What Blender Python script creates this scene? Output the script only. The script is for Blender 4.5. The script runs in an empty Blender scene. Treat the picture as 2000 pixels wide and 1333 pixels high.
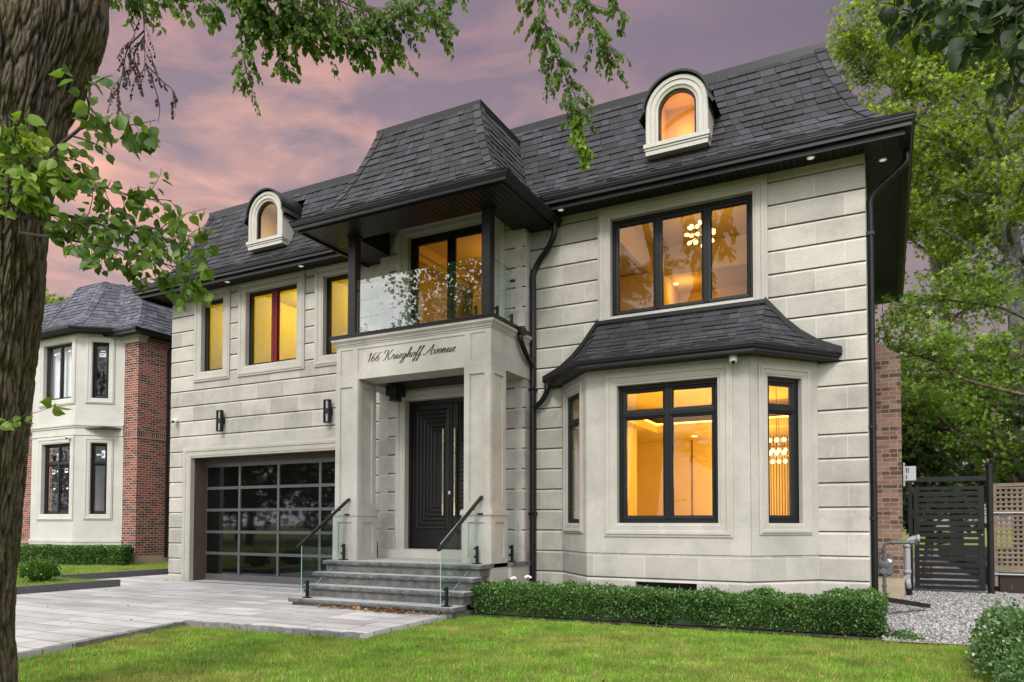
import bpy, math, random
import numpy as np
from mathutils import Vector, Matrix
from mathutils import noise as mnoise
random.seed(7); RNG = np.random.default_rng(7)
scene = bpy.context.scene
R = math.radians
PI = math.pi

# ------------------------------------------------------------------ camera, sky, sun, exposure
F_PX, CY_PX, YAW, PITCH, ROLL, CAM_Z = 1419.3432, 981.0625, 27.3402, 1.741, 0.1087, 1.40
def cam_axes():
    y, t, r = R(YAW), R(PITCH), R(ROLL)
    f = Vector((-math.sin(y)*math.cos(t), math.cos(y)*math.cos(t), math.sin(t)))
    rt = Vector((math.cos(y), math.sin(y), 0)); up = rt.cross(f)
    return f, rt*math.cos(r)+up*math.sin(r), up*math.cos(r)-rt*math.sin(r)
CF, CR, CU = cam_axes()
cam = bpy.data.cameras.new('camera'); camo = bpy.data.objects.new('camera', cam)
scene.collection.objects.link(camo); scene.camera = camo
m = Matrix((CR, CU, -CF)).transposed().to_4x4(); m.translation = (0, 0, CAM_Z); camo.matrix_world = m
cam.sensor_width = 36.0; cam.lens = F_PX/2000*36; cam.shift_y = (CY_PX-666.5)/2000
cam.clip_start = 0.05; cam.clip_end = 2000
def at(u, v, fwd):
    """world point seen at pixel (u, v) of the 2000 px photograph, fwd metres ahead"""
    return Vector((0, 0, CAM_Z)) + (CF + CR*((u-1000)/F_PX) - CU*((v-CY_PX)/F_PX))*fwd

SUN_EL, SUN_AZ = 42, 172        # azimuth: compass-like, 0 = +Y, 90 = +X
world = bpy.data.worlds.new('World'); scene.world = world; world.use_nodes = True
def make_world():
    nt = world.node_tree; nt.nodes.clear(); N = nt.nodes.new; L = nt.links.new
    out = N('ShaderNodeOutputWorld')
    tc = N('ShaderNodeTexCoord'); sep = N('ShaderNodeSeparateXYZ'); L(tc.outputs['Generated'], sep.inputs[0])
    def math_(op, a, b=None):
        n = N('ShaderNodeMath'); n.operation = op
        for i, v in enumerate((a, b)):
            if v is None: continue
            if isinstance(v, (int, float)): n.inputs[i].default_value = v
            else: L(v, n.inputs[i])
        return n.outputs[0]
    def ramp(fac, stops):
        n = N('ShaderNodeValToRGB'); e = n.color_ramp.elements
        while len(e) < len(stops): e.new(0.5)
        for el, (p, c) in zip(e, stops): el.position = p; el.color = (*c, 1)
        L(fac, n.inputs[0]); return n.outputs[0]
    def mixc(fac, a, b, mode='MIX'):
        n = N('ShaderNodeMix'); n.data_type = 'RGBA'; n.blend_type = mode
        if isinstance(fac, (int, float)): n.inputs[0].default_value = fac
        else: L(fac, n.inputs[0])
        for i, v in ((6, a), (7, b)):
            if isinstance(v, tuple): n.inputs[i].default_value = (*v, 1)
            else: L(v, n.inputs[i])
        return n.outputs[2]
    z = sep.outputs['Z']
    # dusk side of the sky: pale pink at the horizon, mauve above
    base = ramp(z, [(0.0, (.60, .46, .43)), (.20, (.44, .315, .31)), (.38, (.30, .222, .245)), (.55, (.195, .155, .205)), (.8, (.18, .155, .21))])
    mp = N('ShaderNodeMapping'); mp.inputs['Scale'].default_value = (3.0, 3.0, 9.5); mp.inputs['Rotation'].default_value = (0.25, -0.2, 0)
    L(tc.outputs['Generated'], mp.inputs[0])
    nz = N('ShaderNodeTexNoise'); nz.inputs['Scale'].default_value = 1.35; nz.inputs['Detail'].default_value = 7; nz.inputs['Roughness'].default_value = .54; nz.inputs['Distortion'].default_value = .6
    L(mp.outputs[0], nz.inputs[0])
    c1 = ramp(nz.outputs[0], [(.40, (0, 0, 0)), (.62, (1, 1, 1))])
    nz2 = N('ShaderNodeTexNoise'); nz2.inputs['Scale'].default_value = 2.4; nz2.inputs['Detail'].default_value = 6; nz2.inputs['Roughness'].default_value = .6
    L(mp.outputs[0], nz2.inputs[0])
    c2 = ramp(nz2.outputs[0], [(.40, (0, 0, 0)), (.66, (1, 1, 1))])
    warm = ramp(z, [(.05, (.35,)*3), (.30, (.95,)*3), (.44, (.85,)*3), (.60, (.10,)*3)])
    wx = ramp(math_('ADD', math_('MULTIPLY', sep.outputs['X'], .6), .62), [(.0, (.75,)*3), (.18, (1,)*3), (.42, (.75,)*3), (.62, (.05,)*3)])
    pink = mixc(math_('MULTIPLY', math_('MULTIPLY', c1, warm), wx), base, (.90, .46, .33))
    grey = mixc(math_('MULTIPLY', c2, .48), pink, (.205, .175, .21))
    side = ramp(math_('ADD', math_('MULTIPLY', sep.outputs['X'], .5), .5), [(.18, (1.08, 1.06, 1.05)), (.40, (1, .98, .98)), (.58, (.60, .64, .67))])
    front = mixc(1.0, grey, side, 'MULTIPLY')
    # bright overcast behind the photographer and overhead
    back = ramp(math_('ADD', math_('MULTIPLY', sep.outputs['Y'], -.5), .5), [(.40, (0, 0, 0)), (.62, (1, 1, 1))])
    cl = mixc(c1, (1.55, 1.60, 1.72), (2.5, 2.42, 2.35))
    top = ramp(z, [(.70, (0, 0, 0)), (.92, (.9, .9, .9))])
    m1 = mixc(back, front, cl); m2 = mixc(top, m1, (1.5, 1.5, 1.6))
    low = ramp(math_('ADD', z, .5), [(.49, (.35, .35, .35)), (.51, (1, 1, 1))])
    m3 = mixc(1.0, m2, low, 'MULTIPLY')
    bg = N('ShaderNodeBackground'); bg.inputs[1].default_value = SKY_STRENGTH; L(m3, bg.inputs[0])
    sky = N('ShaderNodeTexSky'); sky.sky_type = 'NISHITA'; sky.sun_disc = False
    sky.sun_elevation = R(SUN_EL); sky.sun_rotation = R(SUN_AZ)
    bg2 = N('ShaderNodeBackground'); bg2.inputs[1].default_value = 0.003; L(sky.outputs[0], bg2.inputs[0])
    ad = N('ShaderNodeAddShader'); L(bg.outputs[0], ad.inputs[0]); L(bg2.outputs[0], ad.inputs[1]); L(ad.outputs[0], out.inputs[0])
SKY_STRENGTH = 1.0
make_world()
sun = bpy.data.lights.new('sun', 'SUN'); sun.energy = 2.1; sun.angle = R(14); sun.color = (1, .955, .90)
suno = bpy.data.objects.new('sun', sun); scene.collection.objects.link(suno)
_d = Vector((math.sin(R(SUN_AZ))*math.cos(R(SUN_EL)), math.cos(R(SUN_AZ))*math.cos(R(SUN_EL)), math.sin(R(SUN_EL))))
suno.rotation_euler = (-_d).to_track_quat('-Z', 'Y').to_euler(); suno.location = _d*60
vs = scene.view_settings; vs.view_transform = 'Standard'; vs.look = 'None'; vs.exposure = 0.35; vs.gamma = 1.0
scene.cycles.max_bounces = 8; scene.cycles.diffuse_bounces = 3; scene.cycles.glossy_bounces = 4; scene.cycles.transparent_max_bounces = 24
scene.cycles.transmission_bounces = 6; scene.cycles.sample_clamp_indirect = 6.0; scene.cycles.use_denoising = True
scene.cycles.caustics_reflective = False; scene.cycles.caustics_refractive = False

# ------------------------------------------------------------------ materials
class NT:
    def __init__(s, name):
        s.m = bpy.data.materials.new(name); s.m.use_nodes = True
        s.t = s.m.node_tree; s.b = s.t.nodes['Principled BSDF']; s.out = s.t.nodes['Material Output']
    def n(s, typ, **kw):
        x = s.t.nodes.new(typ)
        for k, v in kw.items(): setattr(x, k, v)
        return x
    def l(s, a, b): s.t.links.new(a, b)
    def set(s, **kw):
        for k, v in kw.items():
            i = s.b.inputs[k.replace('_', ' ')]
            if isinstance(v, bpy.types.NodeSocket): s.l(v, i)
            elif isinstance(v, tuple) and len(v) == 3: i.default_value = (*v, 1)
            else: i.default_value = v
        return s
    def math(s, op, a, b=None, c=None):
        x = s.n('ShaderNodeMath', operation=op)
        for i, v in enumerate((a, b, c)):
            if v is None: continue
            if isinstance(v, (int, float)): x.inputs[i].default_value = v
            else: s.l(v, x.inputs[i])
        return x.outputs[0]
    def ramp(s, f, stops):
        x = s.n('ShaderNodeValToRGB'); e = x.color_ramp.elements
        while len(e) < len(stops): e.new(.5)
        for el, (p, c) in zip(e, stops):
            el.position = p; el.color = (*c, 1) if isinstance(c, tuple) else (c, c, c, 1)
        s.l(f, x.inputs[0]); return x.outputs[0]
    def mix(s, f, a, b, mode='MIX'):
        x = s.n('ShaderNodeMix', data_type='RGBA', blend_type=mode)
        if isinstance(f, (int, float)): x.inputs[0].default_value = f
        else: s.l(f, x.inputs[0])
        for i, v in ((6, a), (7, b)):
            if isinstance(v, tuple): x.inputs[i].default_value = (*v, 1)
            else: s.l(v, x.inputs[i])
        return x.outputs[2]
    def pos(s):
        return s.n('ShaderNodeNewGeometry').outputs['Position']
    def noise(s, scale, detail=5, rough=.55, vec=None, scl=None, dist=0):
        x = s.n('ShaderNodeTexNoise'); x.inputs['Scale'].default_value = scale; x.inputs['Detail'].default_value = detail
        x.inputs['Roughness'].default_value = rough; x.inputs['Distortion'].default_value = dist
        v = vec if vec is not None else s.pos()
        if scl:
            mp = s.n('ShaderNodeMapping'); mp.inputs['Scale'].default_value = scl; s.l(v, mp.inputs[0]); v = mp.outputs[0]
        s.l(v, x.inputs['Vector']); return x.outputs['Fac']
    def bump(s, h, strength=.3, dist=.01):
        x = s.n('ShaderNodeBump'); x.inputs['Strength'].default_value = strength; x.inputs['Distance'].default_value = dist
        s.l(h, x.inputs['Height']); s.l(x.outputs[0], s.b.inputs['Normal']); return s
    def facade_uv(s):
        """(x + y, z) along any upright wall"""
        sp = s.n('ShaderNodeSeparateXYZ'); s.l(s.pos(), sp.inputs[0])
        cb = s.n('ShaderNodeCombineXYZ'); s.l(s.math('ADD', sp.outputs[0], sp.outputs[1]), cb.inputs[0]); s.l(sp.outputs[2], cb.inputs[1])
        return cb.outputs[0]
    def island(s):
        return s.n('ShaderNodeNewGeometry').outputs['Random Per Island']

def mat_plain(name, col, rough=.5, metal=0.0, vary=.12, scale=6, bump=.0, spec=.5):
    t = NT(name); n = t.noise(scale)
    c = t.mix(t.ramp(n, [(.3, 0.), (.7, 1.)]), tuple(x*(1-vary) for x in col), tuple(min(1, x*(1+vary)) for x in col))
    t.set(Base_Color=c, Roughness=rough, Metallic=metal, Specular_IOR_Level=spec)
    if bump: t.bump(t.noise(scale*12), bump)
    return t.m

Z_COURSE0, H_COURSE = 0.556, 0.3755
def mat_stone_block():
    t = NT('limestone_blocks'); uv = t.facade_uv()
    mp = t.n('ShaderNodeMapping'); mp.inputs['Location'].default_value = (0.37, -(Z_COURSE0-2*H_COURSE)+.040, 0); t.l(uv, mp.inputs[0])  # row lines lowered so the pale mortar colour paints a highlight on the chamfers
    br = t.n('ShaderNodeTexBrick'); br.offset = .5; br.squash = 1
    for k, v in (('Scale', 1.0), ('Mortar Size', .0048), ('Mortar Smooth', .3), ('Bias', 0.), ('Brick Width', .86), ('Row Height', H_COURSE)): br.inputs[k].default_value = v
    br.inputs['Color1'].default_value = (.315, .298, .265, 1); br.inputs['Color2'].default_value = (.435, .414, .373, 1); br.inputs['Mortar'].default_value = (.55, .525, .475, 1)
    t.l(mp.outputs[0], br.inputs['Vector'])
    blot = t.ramp(t.noise(1.6, 7, .65), [(.3, .76), (.52, 1.0), (.75, 1.12)])
    c = t.mix(1.0, br.outputs['Color'], blot, 'MULTIPLY')
    fine = t.ramp(t.noise(42, 4, .6), [(.3, .90), (.7, 1.07)]); c = t.mix(1.0, c, fine, 'MULTIPLY')
    pale = t.ramp(t.noise(3.1, 5, .7, scl=(1, 1, .45)), [(.60, 0.), (.72, .32)]); c = t.mix(pale, c, (.52, .49, .44))
    c = t.mix(t.ramp(t.noise(4.2, 6, .7, scl=(1, 1, .10)), [(.58, 0.), (.78, .38)]), c, (.20, .19, .165))
    t.set(Base_Color=c, Roughness=.85, Specular_IOR_Level=.25)
    t.bump(t.math('ADD', t.noise(60, 4), t.math('MULTIPLY', br.outputs['Fac'], -1.5)), .22, .004); return t.m
def mat_stone_smooth(name='limestone_smooth', a=(.31, .296, .266), b=(.425, .406, .368)):
    t = NT(name)
    c = t.mix(t.ramp(t.noise(1.3, 6, .62, dist=.4), [(.32, 0.), (.68, 1.)]), a, b)
    c = t.mix(t.ramp(t.noise(2.7, 5, .7, scl=(1, 1, .3)), [(.60, 0.), (.74, .4)]), c, (.54, .51, .46))
    c = t.mix(1.0, c, t.ramp(t.noise(55, 3), [(.3, .92), (.7, 1.06)]), 'MULTIPLY')
    c = t.mix(t.ramp(t.noise(5, 6, .7, scl=(1, 1, .15)), [(.66, 0.), (.80, .35)]), c, (.19, .18, .16))
    t.set(Base_Color=c, Roughness=.8, Specular_IOR_Level=.3); t.bump(t.noise(70, 3), .15, .003); return t.m
def mat_shingle(name, lo, hi):
    t = NT(name); r = t.island()
    c = t.ramp(r, [(0., lo), (.5, tuple((x+y)/2*.93 for x, y in zip(lo, hi))), (.86, hi), (1., tuple(x*1.12 for x in hi))])
    c = t.mix(1.0, c, t.ramp(t.noise(260, 3, .7), [(.25, .55), (.75, 1.4)]), 'MULTIPLY')
    c = t.mix(1.0, c, t.ramp(t.noise(.9, 4), [(.3, .9), (.7, 1.1)]), 'MULTIPLY')
    t.set(Base_Color=c, Roughness=.9, Specular_IOR_Level=.35); t.bump(t.noise(320, 2, .7), .5, .003); return t.m
def mat_glass(name, tint=(1, 1, 1), ior=1.52, wav=.0, boost=1.0):
    t = NT(name); t.t.nodes.remove(t.b)
    tr = t.n('ShaderNodeBsdfTransparent'); tr.inputs[0].default_value = (*tint, 1)
    gl = t.n('ShaderNodeBsdfGlossy'); gl.inputs['Roughness'].default_value = 0.0; gl.inputs['Color'].default_value = (1, 1, 1, 1)
    ge = t.n('ShaderNodeNewGeometry'); dt = t.n('ShaderNodeVectorMath', operation='DOT_PRODUCT'); t.l(ge.outputs['Normal'], dt.inputs[0]); t.l(ge.outputs['Incoming'], dt.inputs[1])
    f0 = ((ior-1)/(ior+1))**2; fr = t.math('ADD', t.math('MULTIPLY', t.math('POWER', t.math('SUBTRACT', 1.0, t.math('ABSOLUTE', dt.outputs['Value'])), 5.0), 1-f0), f0)
    if wav:
        bp = t.n('ShaderNodeBump'); bp.inputs['Strength'].default_value = wav; bp.inputs['Distance'].default_value = .02
        t.l(t.noise(1.3, 2), bp.inputs['Height']); t.l(bp.outputs[0], gl.inputs['Normal'])
    f = t.math('MINIMUM', t.math('MULTIPLY', fr, boost), 1.0)
    mx = t.n('ShaderNodeMixShader'); t.l(f, mx.inputs[0]); t.l(tr.outputs[0], mx.inputs[1]); t.l(gl.outputs[0], mx.inputs[2]); t.l(mx.outputs[0], t.out.inputs[0])
    return t.m
def mat_leaf(name, c0, c1, c2, trans=.35, rough=.45):
    t = NT(name); r = t.island()
    c = t.ramp(r, [(0., c0), (.55, c1), (1., c2)])
    c = t.mix(1.0, c, t.ramp(t.noise(.8, 3), [(.3, .78), (.7, 1.2)]), 'MULTIPLY')
    t.set(Base_Color=c, Roughness=rough, Specular_IOR_Level=.4)
    tl = t.n('ShaderNodeBsdfTranslucent'); t.l(t.mix(1.0, c, (1.5, 1.55, .7), 'MULTIPLY'), tl.inputs[0])
    mx = t.n('ShaderNodeMixShader'); mx.inputs[0].default_value = trans
    t.l(t.b.outputs[0], mx.inputs[1]); t.l(tl.outputs[0], mx.inputs[2]); t.l(mx.outputs[0], t.out.inputs[0]); return t.m
def mat_emit(name, col, s):
    t = NT(name); t.set(Base_Color=(.8, .8, .8), Emission_Color=col, Emission_Strength=s); return t.m
def mat_brick(name, c1, c2, mortar, w=.225, h=.075, dark=(.05, .04, .04), darkamt=.25):
    t = NT(name); uv = t.facade_uv()
    br = t.n('ShaderNodeTexBrick'); br.offset = .5
    for k, v in (('Scale', 1.0), ('Mortar Size', .007), ('Mortar Smooth', .1), ('Bias', 0.), ('Brick Width', w), ('Row Height', h)): br.inputs[k].default_value = v
    br.inputs['Color1'].default_value = (*c1, 1); br.inputs['Color2'].default_value = (*c2, 1); br.inputs['Mortar'].default_value = (*mortar, 1)
    t.l(uv, br.inputs['Vector'])
    sp = t.n('ShaderNodeSeparateXYZ'); t.l(uv, sp.inputs[0])
    row = t.math('FLOOR', t.math('DIVIDE', sp.outputs[1], h))
    col = t.math('FLOOR', t.math('DIVIDE', t.math('ADD', sp.outputs[0], t.math('MULTIPLY', t.math('MODULO', row, 2.), w*.5)), w))
    cb = t.n('ShaderNodeCombineXYZ'); t.l(col, cb.inputs[0]); t.l(row, cb.inputs[1])
    wn = t.n('ShaderNodeTexWhiteNoise', noise_dimensions='2D'); t.l(cb.outputs[0], wn.inputs['Vector'])
    notm = t.math('SUBTRACT', 1.0, br.outputs['Fac'])
    dk = t.math('MULTIPLY', t.math('LESS_THAN', wn.outputs['Value'], darkamt), notm)
    c = t.mix(dk, br.outputs['Color'], dark)
    c = t.mix(1.0, c, t.ramp(t.noise(38, 4), [(.3, .8), (.7, 1.2)]), 'MULTIPLY')
    t.set(Base_Color=c, Roughness=.9, Specular_IOR_Level=.2)
    t.bump(t.math('ADD', t.math('MULTIPLY', br.outputs['Fac'], -1.), t.math('MULTIPLY', t.noise(60), .3)), .6, .006); return t.m
def mat_paver():
    t = NT('concrete_pavers'); p = t.pos()
    mp = t.n('ShaderNodeMapping'); mp.inputs['Rotation'].default_value = (0, 0, 0); t.l(p, mp.inputs[0])
    br = t.n('ShaderNodeTexBrick'); br.offset = .37; br.offset_frequency = 3; br.squash = 1.35; br.squash_frequency = 2
    for k, v in (('Scale', 1.0), ('Mortar Size', .011), ('Mortar Smooth', .2), ('Bias', 0.), ('Brick Width', .80), ('Row Height', .40)): br.inputs[k].default_value = v
    br.inputs['Color1'].default_value = (.40, .385, .37, 1); br.inputs['Color2'].default_value = (.57, .55, .535, 1); br.inputs['Mortar'].default_value = (.15, .14, .13, 1)
    t.l(mp.outputs[0], br.inputs['Vector'])
    c = t.mix(1.0, br.outputs['Color'], t.ramp(t.noise(1.1, 6, .65, dist=.8, scl=(.5, 1.6, 1)), [(.3, .70), (.55, 1.0), (.75, 1.12)]), 'MULTIPLY')
    c = t.mix(1.0, c, t.ramp(t.noise(70, 3), [(.3, .9), (.7, 1.07)]), 'MULTIPLY')
    c = t.mix(t.ramp(t.noise(.55, 5, .6), [(.62, 0.), (.8, .3)]), c, (.27, .24, .21))
    t.set(Base_Color=c, Roughness=.8, Specular_IOR_Level=.3)
    t.bump(t.math('ADD', t.math('MULTIPLY', br.outputs['Fac'], -1.), t.math('MULTIPLY', t.noise(90), .2)), .5, .006); return t.m
def mat_grass_ground(name='lawn_soil'):
    t = NT(name)
    c = t.mix(t.ramp(t.noise(.9, 5, .6), [(.35, 0.), (.65, 1.)]), (.10, .15, .028), (.22, .22, .06))
    c = t.mix(1.0, c, t.ramp(t.noise(90, 4, .7), [(.3, .55), (.7, 1.3)]), 'MULTIPLY')
    t.set(Base_Color=c, Roughness=1.0, Specular_IOR_Level=.1); t.bump(t.noise(120, 3), .8, .02); return t.m
def mat_blade():
    t = NT('grass_blades'); r = t.island()
    c = t.ramp(r, [(0., (.075, .215, .012)), (.5, (.17, .38, .024)), (.86, (.30, .45, .05)), (.93, (.50, .43, .17)), (1., (.60, .50, .25))])
    dry = t.ramp(t.noise(.75, 5, .6, dist=.5), [(.48, 0.), (.66, .65)])
    c = t.mix(dry, c, (.44, .37, .11))
    c = t.mix(1.0, c, t.ramp(t.noise(2.3, 4), [(.3, .62), (.7, 1.32)]), 'MULTIPLY')
    t.set(Base_Color=c, Roughness=.6, Specular_IOR_Level=.25)
    tl = t.n('ShaderNodeBsdfTranslucent'); t.l(c, tl.inputs[0]); mx = t.n('ShaderNodeMixShader'); mx.inputs[0].default_value = .35
    t.l(t.b.outputs[0], mx.inputs[1]); t.l(tl.outputs[0], mx.inputs[2]); t.l(mx.outputs[0], t.out.inputs[0]); return t.m
def mat_bark(name, a, b, moss, vscale=(6, 6, .9)):
    t = NT(name)
    n = t.noise(2.2, 7, .65, scl=vscale, dist=.7); rid = t.ramp(n, [(.36, 0.), (.52, .8), (.66, 1.)])
    c = t.mix(rid, a, b)
    c = t.mix(t.math('MULTIPLY', t.ramp(t.noise(1.7, 5, .6), [(.48, 0.), (.66, 1.)]), .5), c, moss)
    c = t.mix(1.0, c, t.ramp(t.noise(30, 5, .7, scl=(1, 1, .4)), [(.3, .6), (.7, 1.35)]), 'MULTIPLY')
    t.set(Base_Color=c, Roughness=.95, Specular_IOR_Level=.2)
    t.bump(t.math('ADD', rid, t.math('MULTIPLY', t.noise(26, 5, .7, scl=(1, 1, .35)), .6)), 1.0, .035); return t.m
def mat_linden_bark():
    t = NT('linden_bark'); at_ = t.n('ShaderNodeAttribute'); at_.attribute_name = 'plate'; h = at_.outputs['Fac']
    c = t.ramp(h, [(.12, (.006, .005, .004)), (.36, (.022, .017, .012)), (.66, (.066, .052, .037)), (1., (.125, .104, .078))])  # paler plates are bark colour; near-black furrows also paint in crevice shade
    c = t.mix(t.math('MULTIPLY', t.ramp(t.noise(1.5, 5, .65), [(.45, 0.), (.66, 1.)]), .62), c, (.075, .068, .018))
    c = t.mix(t.math('MULTIPLY', t.ramp(t.noise(3.7, 5, .7), [(.56, 0.), (.70, 1.)]), .35), c, (.20, .19, .17))
    c = t.mix(1.0, c, t.ramp(t.noise(42, 5, .75, scl=(1, 1, .45)), [(.3, .5), (.7, 1.5)]), 'MULTIPLY')
    t.set(Base_Color=c, Roughness=.95, Specular_IOR_Level=.2); t.bump(t.noise(55, 5, .7, scl=(1, 1, .4)), .9, .012); return t.m
def mat_granite():
    t = NT('grey_granite')
    c = t.mix(t.ramp(t.noise(7, 6, .65), [(.3, 0.), (.7, 1.)]), (.06, .06, .06), (.165, .165, .16))
    c = t.mix(1.0, c, t.ramp(t.noise(120, 3, .7), [(.3, .6), (.7, 1.4)]), 'MULTIPLY')
    t.set(Base_Color=c, Roughness=.8, Specular_IOR_Level=.3); t.bump(t.noise(28, 5, .7), .7, .012); return t.m
def mat_tread():
    t = NT('flamed_granite_tread')
    c = t.mix(t.ramp(t.noise(3, 6, .65), [(.3, 0.), (.7, 1.)]), (.30, .295, .29), (.43, .425, .42))
    c = t.mix(1.0, c, t.ramp(t.noise(140, 3, .7), [(.3, .8), (.7, 1.2)]), 'MULTIPLY')
    t.set(Base_Color=c, Roughness=.8); t.bump(t.noise(90, 3), .3, .004); return t.m
def mat_wood(name, a, b, scl=(1, 1, 12)):
    t = NT(name); c = t.mix(t.ramp(t.noise(3, 6, .6, scl=scl, dist=.5), [(.3, 0.), (.7, 1.)]), a, b)
    t.set(Base_Color=c, Roughness=.8, Specular_IOR_Level=.2); t.bump(t.noise(20, 4, .6, scl=scl), .3, .004); return t.m
def mat_gravel():
    t = NT('gravel_bed'); v = t.n('ShaderNodeTexVoronoi'); v.inputs['Scale'].default_value = 38; t.l(t.pos(), v.inputs['Vector'])
    sp = t.n('ShaderNodeSeparateColor'); t.l(v.outputs['Color'], sp.inputs[0])
    c = t.ramp(sp.outputs[0], [(0., (.16, .15, .14)), (.5, (.32, .31, .30)), (1., (.55, .53, .52))])
    c = t.mix(t.ramp(t.noise(1.2, 4), [(.6, 0.), (.8, .5)]), c, (.11, .085, .06))
    t.set(Base_Color=c, Roughness=.9); t.bump(v.outputs['Distance'], 1.0, -.02); return t.m

M = {}
M['block'] = mat_stone_block(); M['smooth'] = mat_stone_smooth(); M['trim'] = mat_stone_smooth('limestone_trim', (.345, .329, .293), (.415, .396, .354))
M['precast'] = mat_stone_smooth('precast_trim', (.44, .43, .395), (.53, .515, .48))
M['cream'] = mat_plain('dormer_cream_paint', (.40, .385, .335), .5, vary=.05)
M['shingle'] = mat_shingle('charcoal_shingles', (.026, .0255, .029), (.046, .045, .051))
M['shingle_n'] = mat_shingle('slate_grey_shingles', (.055, .057, .072), (.105, .108, .128))
M['black'] = mat_plain('black_aluminium', (.008, .008, .009), .42, vary=.2, spec=.28)
M['frame'] = mat_plain('black_window_frame', (.006, .006, .007), .45, vary=.2, spec=.25)
M['gutter'] = mat_plain('black_gutter', (.007, .007, .008), .35, vary=.2, spec=.3)
M['soffit'] = mat_plain('black_soffit_planks', (.009, .009, .010), .42, vary=.25, spec=.3)
M['glass'] = mat_glass('window_glass', wav=.010, boost=.8)
M['glass_yellow'] = mat_glass('amber_film_glass', (1.0, .90, .16), wav=.01, boost=.7)
M['glass_front'] = mat_glass('balustrade_glass', (.95, .98, .965), 1.52, wav=.012, boost=2.1)
M['glass_clear'] = mat_glass('railing_glass', (.90, .955, .935), 1.45)
M['glass_edge'] = NT('polished_glass_edge').set(Base_Color=(.30, .46, .42), Roughness=.15, Specular_IOR_Level=.6).m
M['dark_glass'] = NT('smoked_glass').set(Base_Color=(.004, .004, .004), Roughness=.03, Specular_IOR_Level=.9).m
M['alu'] = mat_plain('grey_aluminium_rails', (.105, .105, .11), .4, metal=.2, vary=.1)
M['door'] = mat_plain('black_painted_door', (.008, .008, .008), .38, vary=.15, spec=.3)
M['brass'] = NT('polished_brass_pull').set(Base_Color=(.85, .72, .5), Roughness=.12, Metallic=1.0).m
M['steel'] = NT('polished_steel').set(Base_Color=(.7, .7, .7), Roughness=.2, Metallic=1.0).m
M['granite'] = mat_granite(); M['tread'] = mat_tread(); M['paver'] = mat_paver()
M['kerb'] = mat_plain('charcoal_kerb_stone', (.085, .085, .09), .85, vary=.2, scale=20, bump=.3)
M['border'] = mat_plain('grey_border_paver', (.17, .165, .16), .85, vary=.35, scale=9, bump=.3)
M['lawn'] = mat_grass_ground(); M['blade'] = mat_blade(); M['gravel'] = mat_gravel()
M['redbrick'] = mat_brick('red_brick', (.185, .052, .034), (.28, .092, .06), (.42, .37, .33))
M['brownbrick'] = mat_brick('brown_brick', (.155, .092, .065), (.235, .15, .11), (.27, .215, .18), .27, .088, (.085, .055, .042), .35)
M['white'] = mat_plain('white_plastic', (.75, .75, .74), .4, vary=.03)
M['greyp'] = mat_plain('grey_pvc', (.28, .285, .30), .45, vary=.08)
M['boxgrey'] = mat_plain('light_grey_box_paint', (.36, .37, .38), .5, vary=.06); M['meter'] = mat_plain('grey_cast_meter', (.095, .102, .102), .55, vary=.2, scale=14)
M['pipe'] = mat_plain('dark_grey_pipe', (.075, .08, .085), .5, vary=.15)
M['concrete'] = mat_plain('raw_concrete', (.33, .28, .20), .9, vary=.18, scale=3, bump=.2)
M['lattice'] = mat_wood('weathered_lattice', (.125, .098, .07), (.215, .175, .128), (1, 1, 6))
M['fence'] = mat_wood('brown_fence_boards', (.10, .06, .035), (.17, .11, .065), (4, 4, 1))
M['jamb'] = mat_wood('dark_brown_jamb', (.06, .045, .034), (.11, .08, .06), (8, 8, 1))
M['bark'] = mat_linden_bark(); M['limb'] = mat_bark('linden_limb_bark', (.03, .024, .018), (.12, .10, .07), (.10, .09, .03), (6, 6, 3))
M['bark2'] = mat_bark('maple_bark', (.09, .085, .08), (.23, .22, .21), (.13, .14, .08), (4, 4, 2.))
M['bark3'] = mat_bark('brown_bark', (.06, .048, .035), (.20, .16, .11), (.10, .11, .05), (5, 5, 1.))
M['twig'] = mat_plain('twig_bark', (.045, .035, .025), .9, vary=.25)
M['leaf_linden'] = mat_leaf('linden_leaves', (.045, .095, .014), (.085, .16, .022), (.16, .25, .04), .5)
M['leaf_light'] = mat_leaf('young_linden_leaves', (.09, .17, .02), (.17, .27, .03), (.27, .36, .05), .45)
M['leaf_dead'] = mat_leaf('dry_seed_bracts', (.025, .014, .012), (.05, .028, .022), (.09, .055, .04), .15)
M['leaf_dark'] = mat_leaf('shaded_linden_leaves', (.012, .032, .010), (.028, .062, .014), (.05, .10, .02), .3)  # linden leaf colour again, with shade put into the darker greens
M['leaf_maple'] = mat_leaf('maple_leaves', (.07, .135, .013), (.165, .26, .024), (.35, .41, .05), .45)
M['leaf_mid'] = mat_leaf('ironwood_leaves', (.06, .13, .015), (.135, .235, .028), (.28, .38, .06), .4)
M['leaf_ever'] = mat_leaf('cedar_foliage', (.018, .042, .010), (.04, .08, .016), (.09, .14, .03), .25)
M['leaf_box'] = mat_leaf('boxwood_leaves', (.026, .07, .014), (.062, .138, .028), (.18, .30, .09), .25, .35)
M['leaf_yew'] = mat_leaf('yew_needles', (.025, .075, .012), (.06, .14, .018), (.14, .24, .03), .3, .4)
M['leaf_euo'] = mat_leaf('euonymus_leaves', (.035, .085, .025), (.085, .165, .05), (.25, .34, .17), .3, .3)
M['soil'] = mat_plain('dark_soil', (.030, .021, .014), 1., vary=.4, scale=20, bump=.6)
M['dry'] = mat_leaf('fallen_leaf_brown', (.16, .06, .02), (.30, .13, .04), (.42, .24, .09), .2)
M['ink'] = NT('black_lettering').set(Base_Color=(.01, .01, .01), Roughness=.5).m
M['asphalt'] = mat_plain('asphalt', (.05, .05, .05), .9, vary=.2, scale=12, bump=.3)
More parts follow.
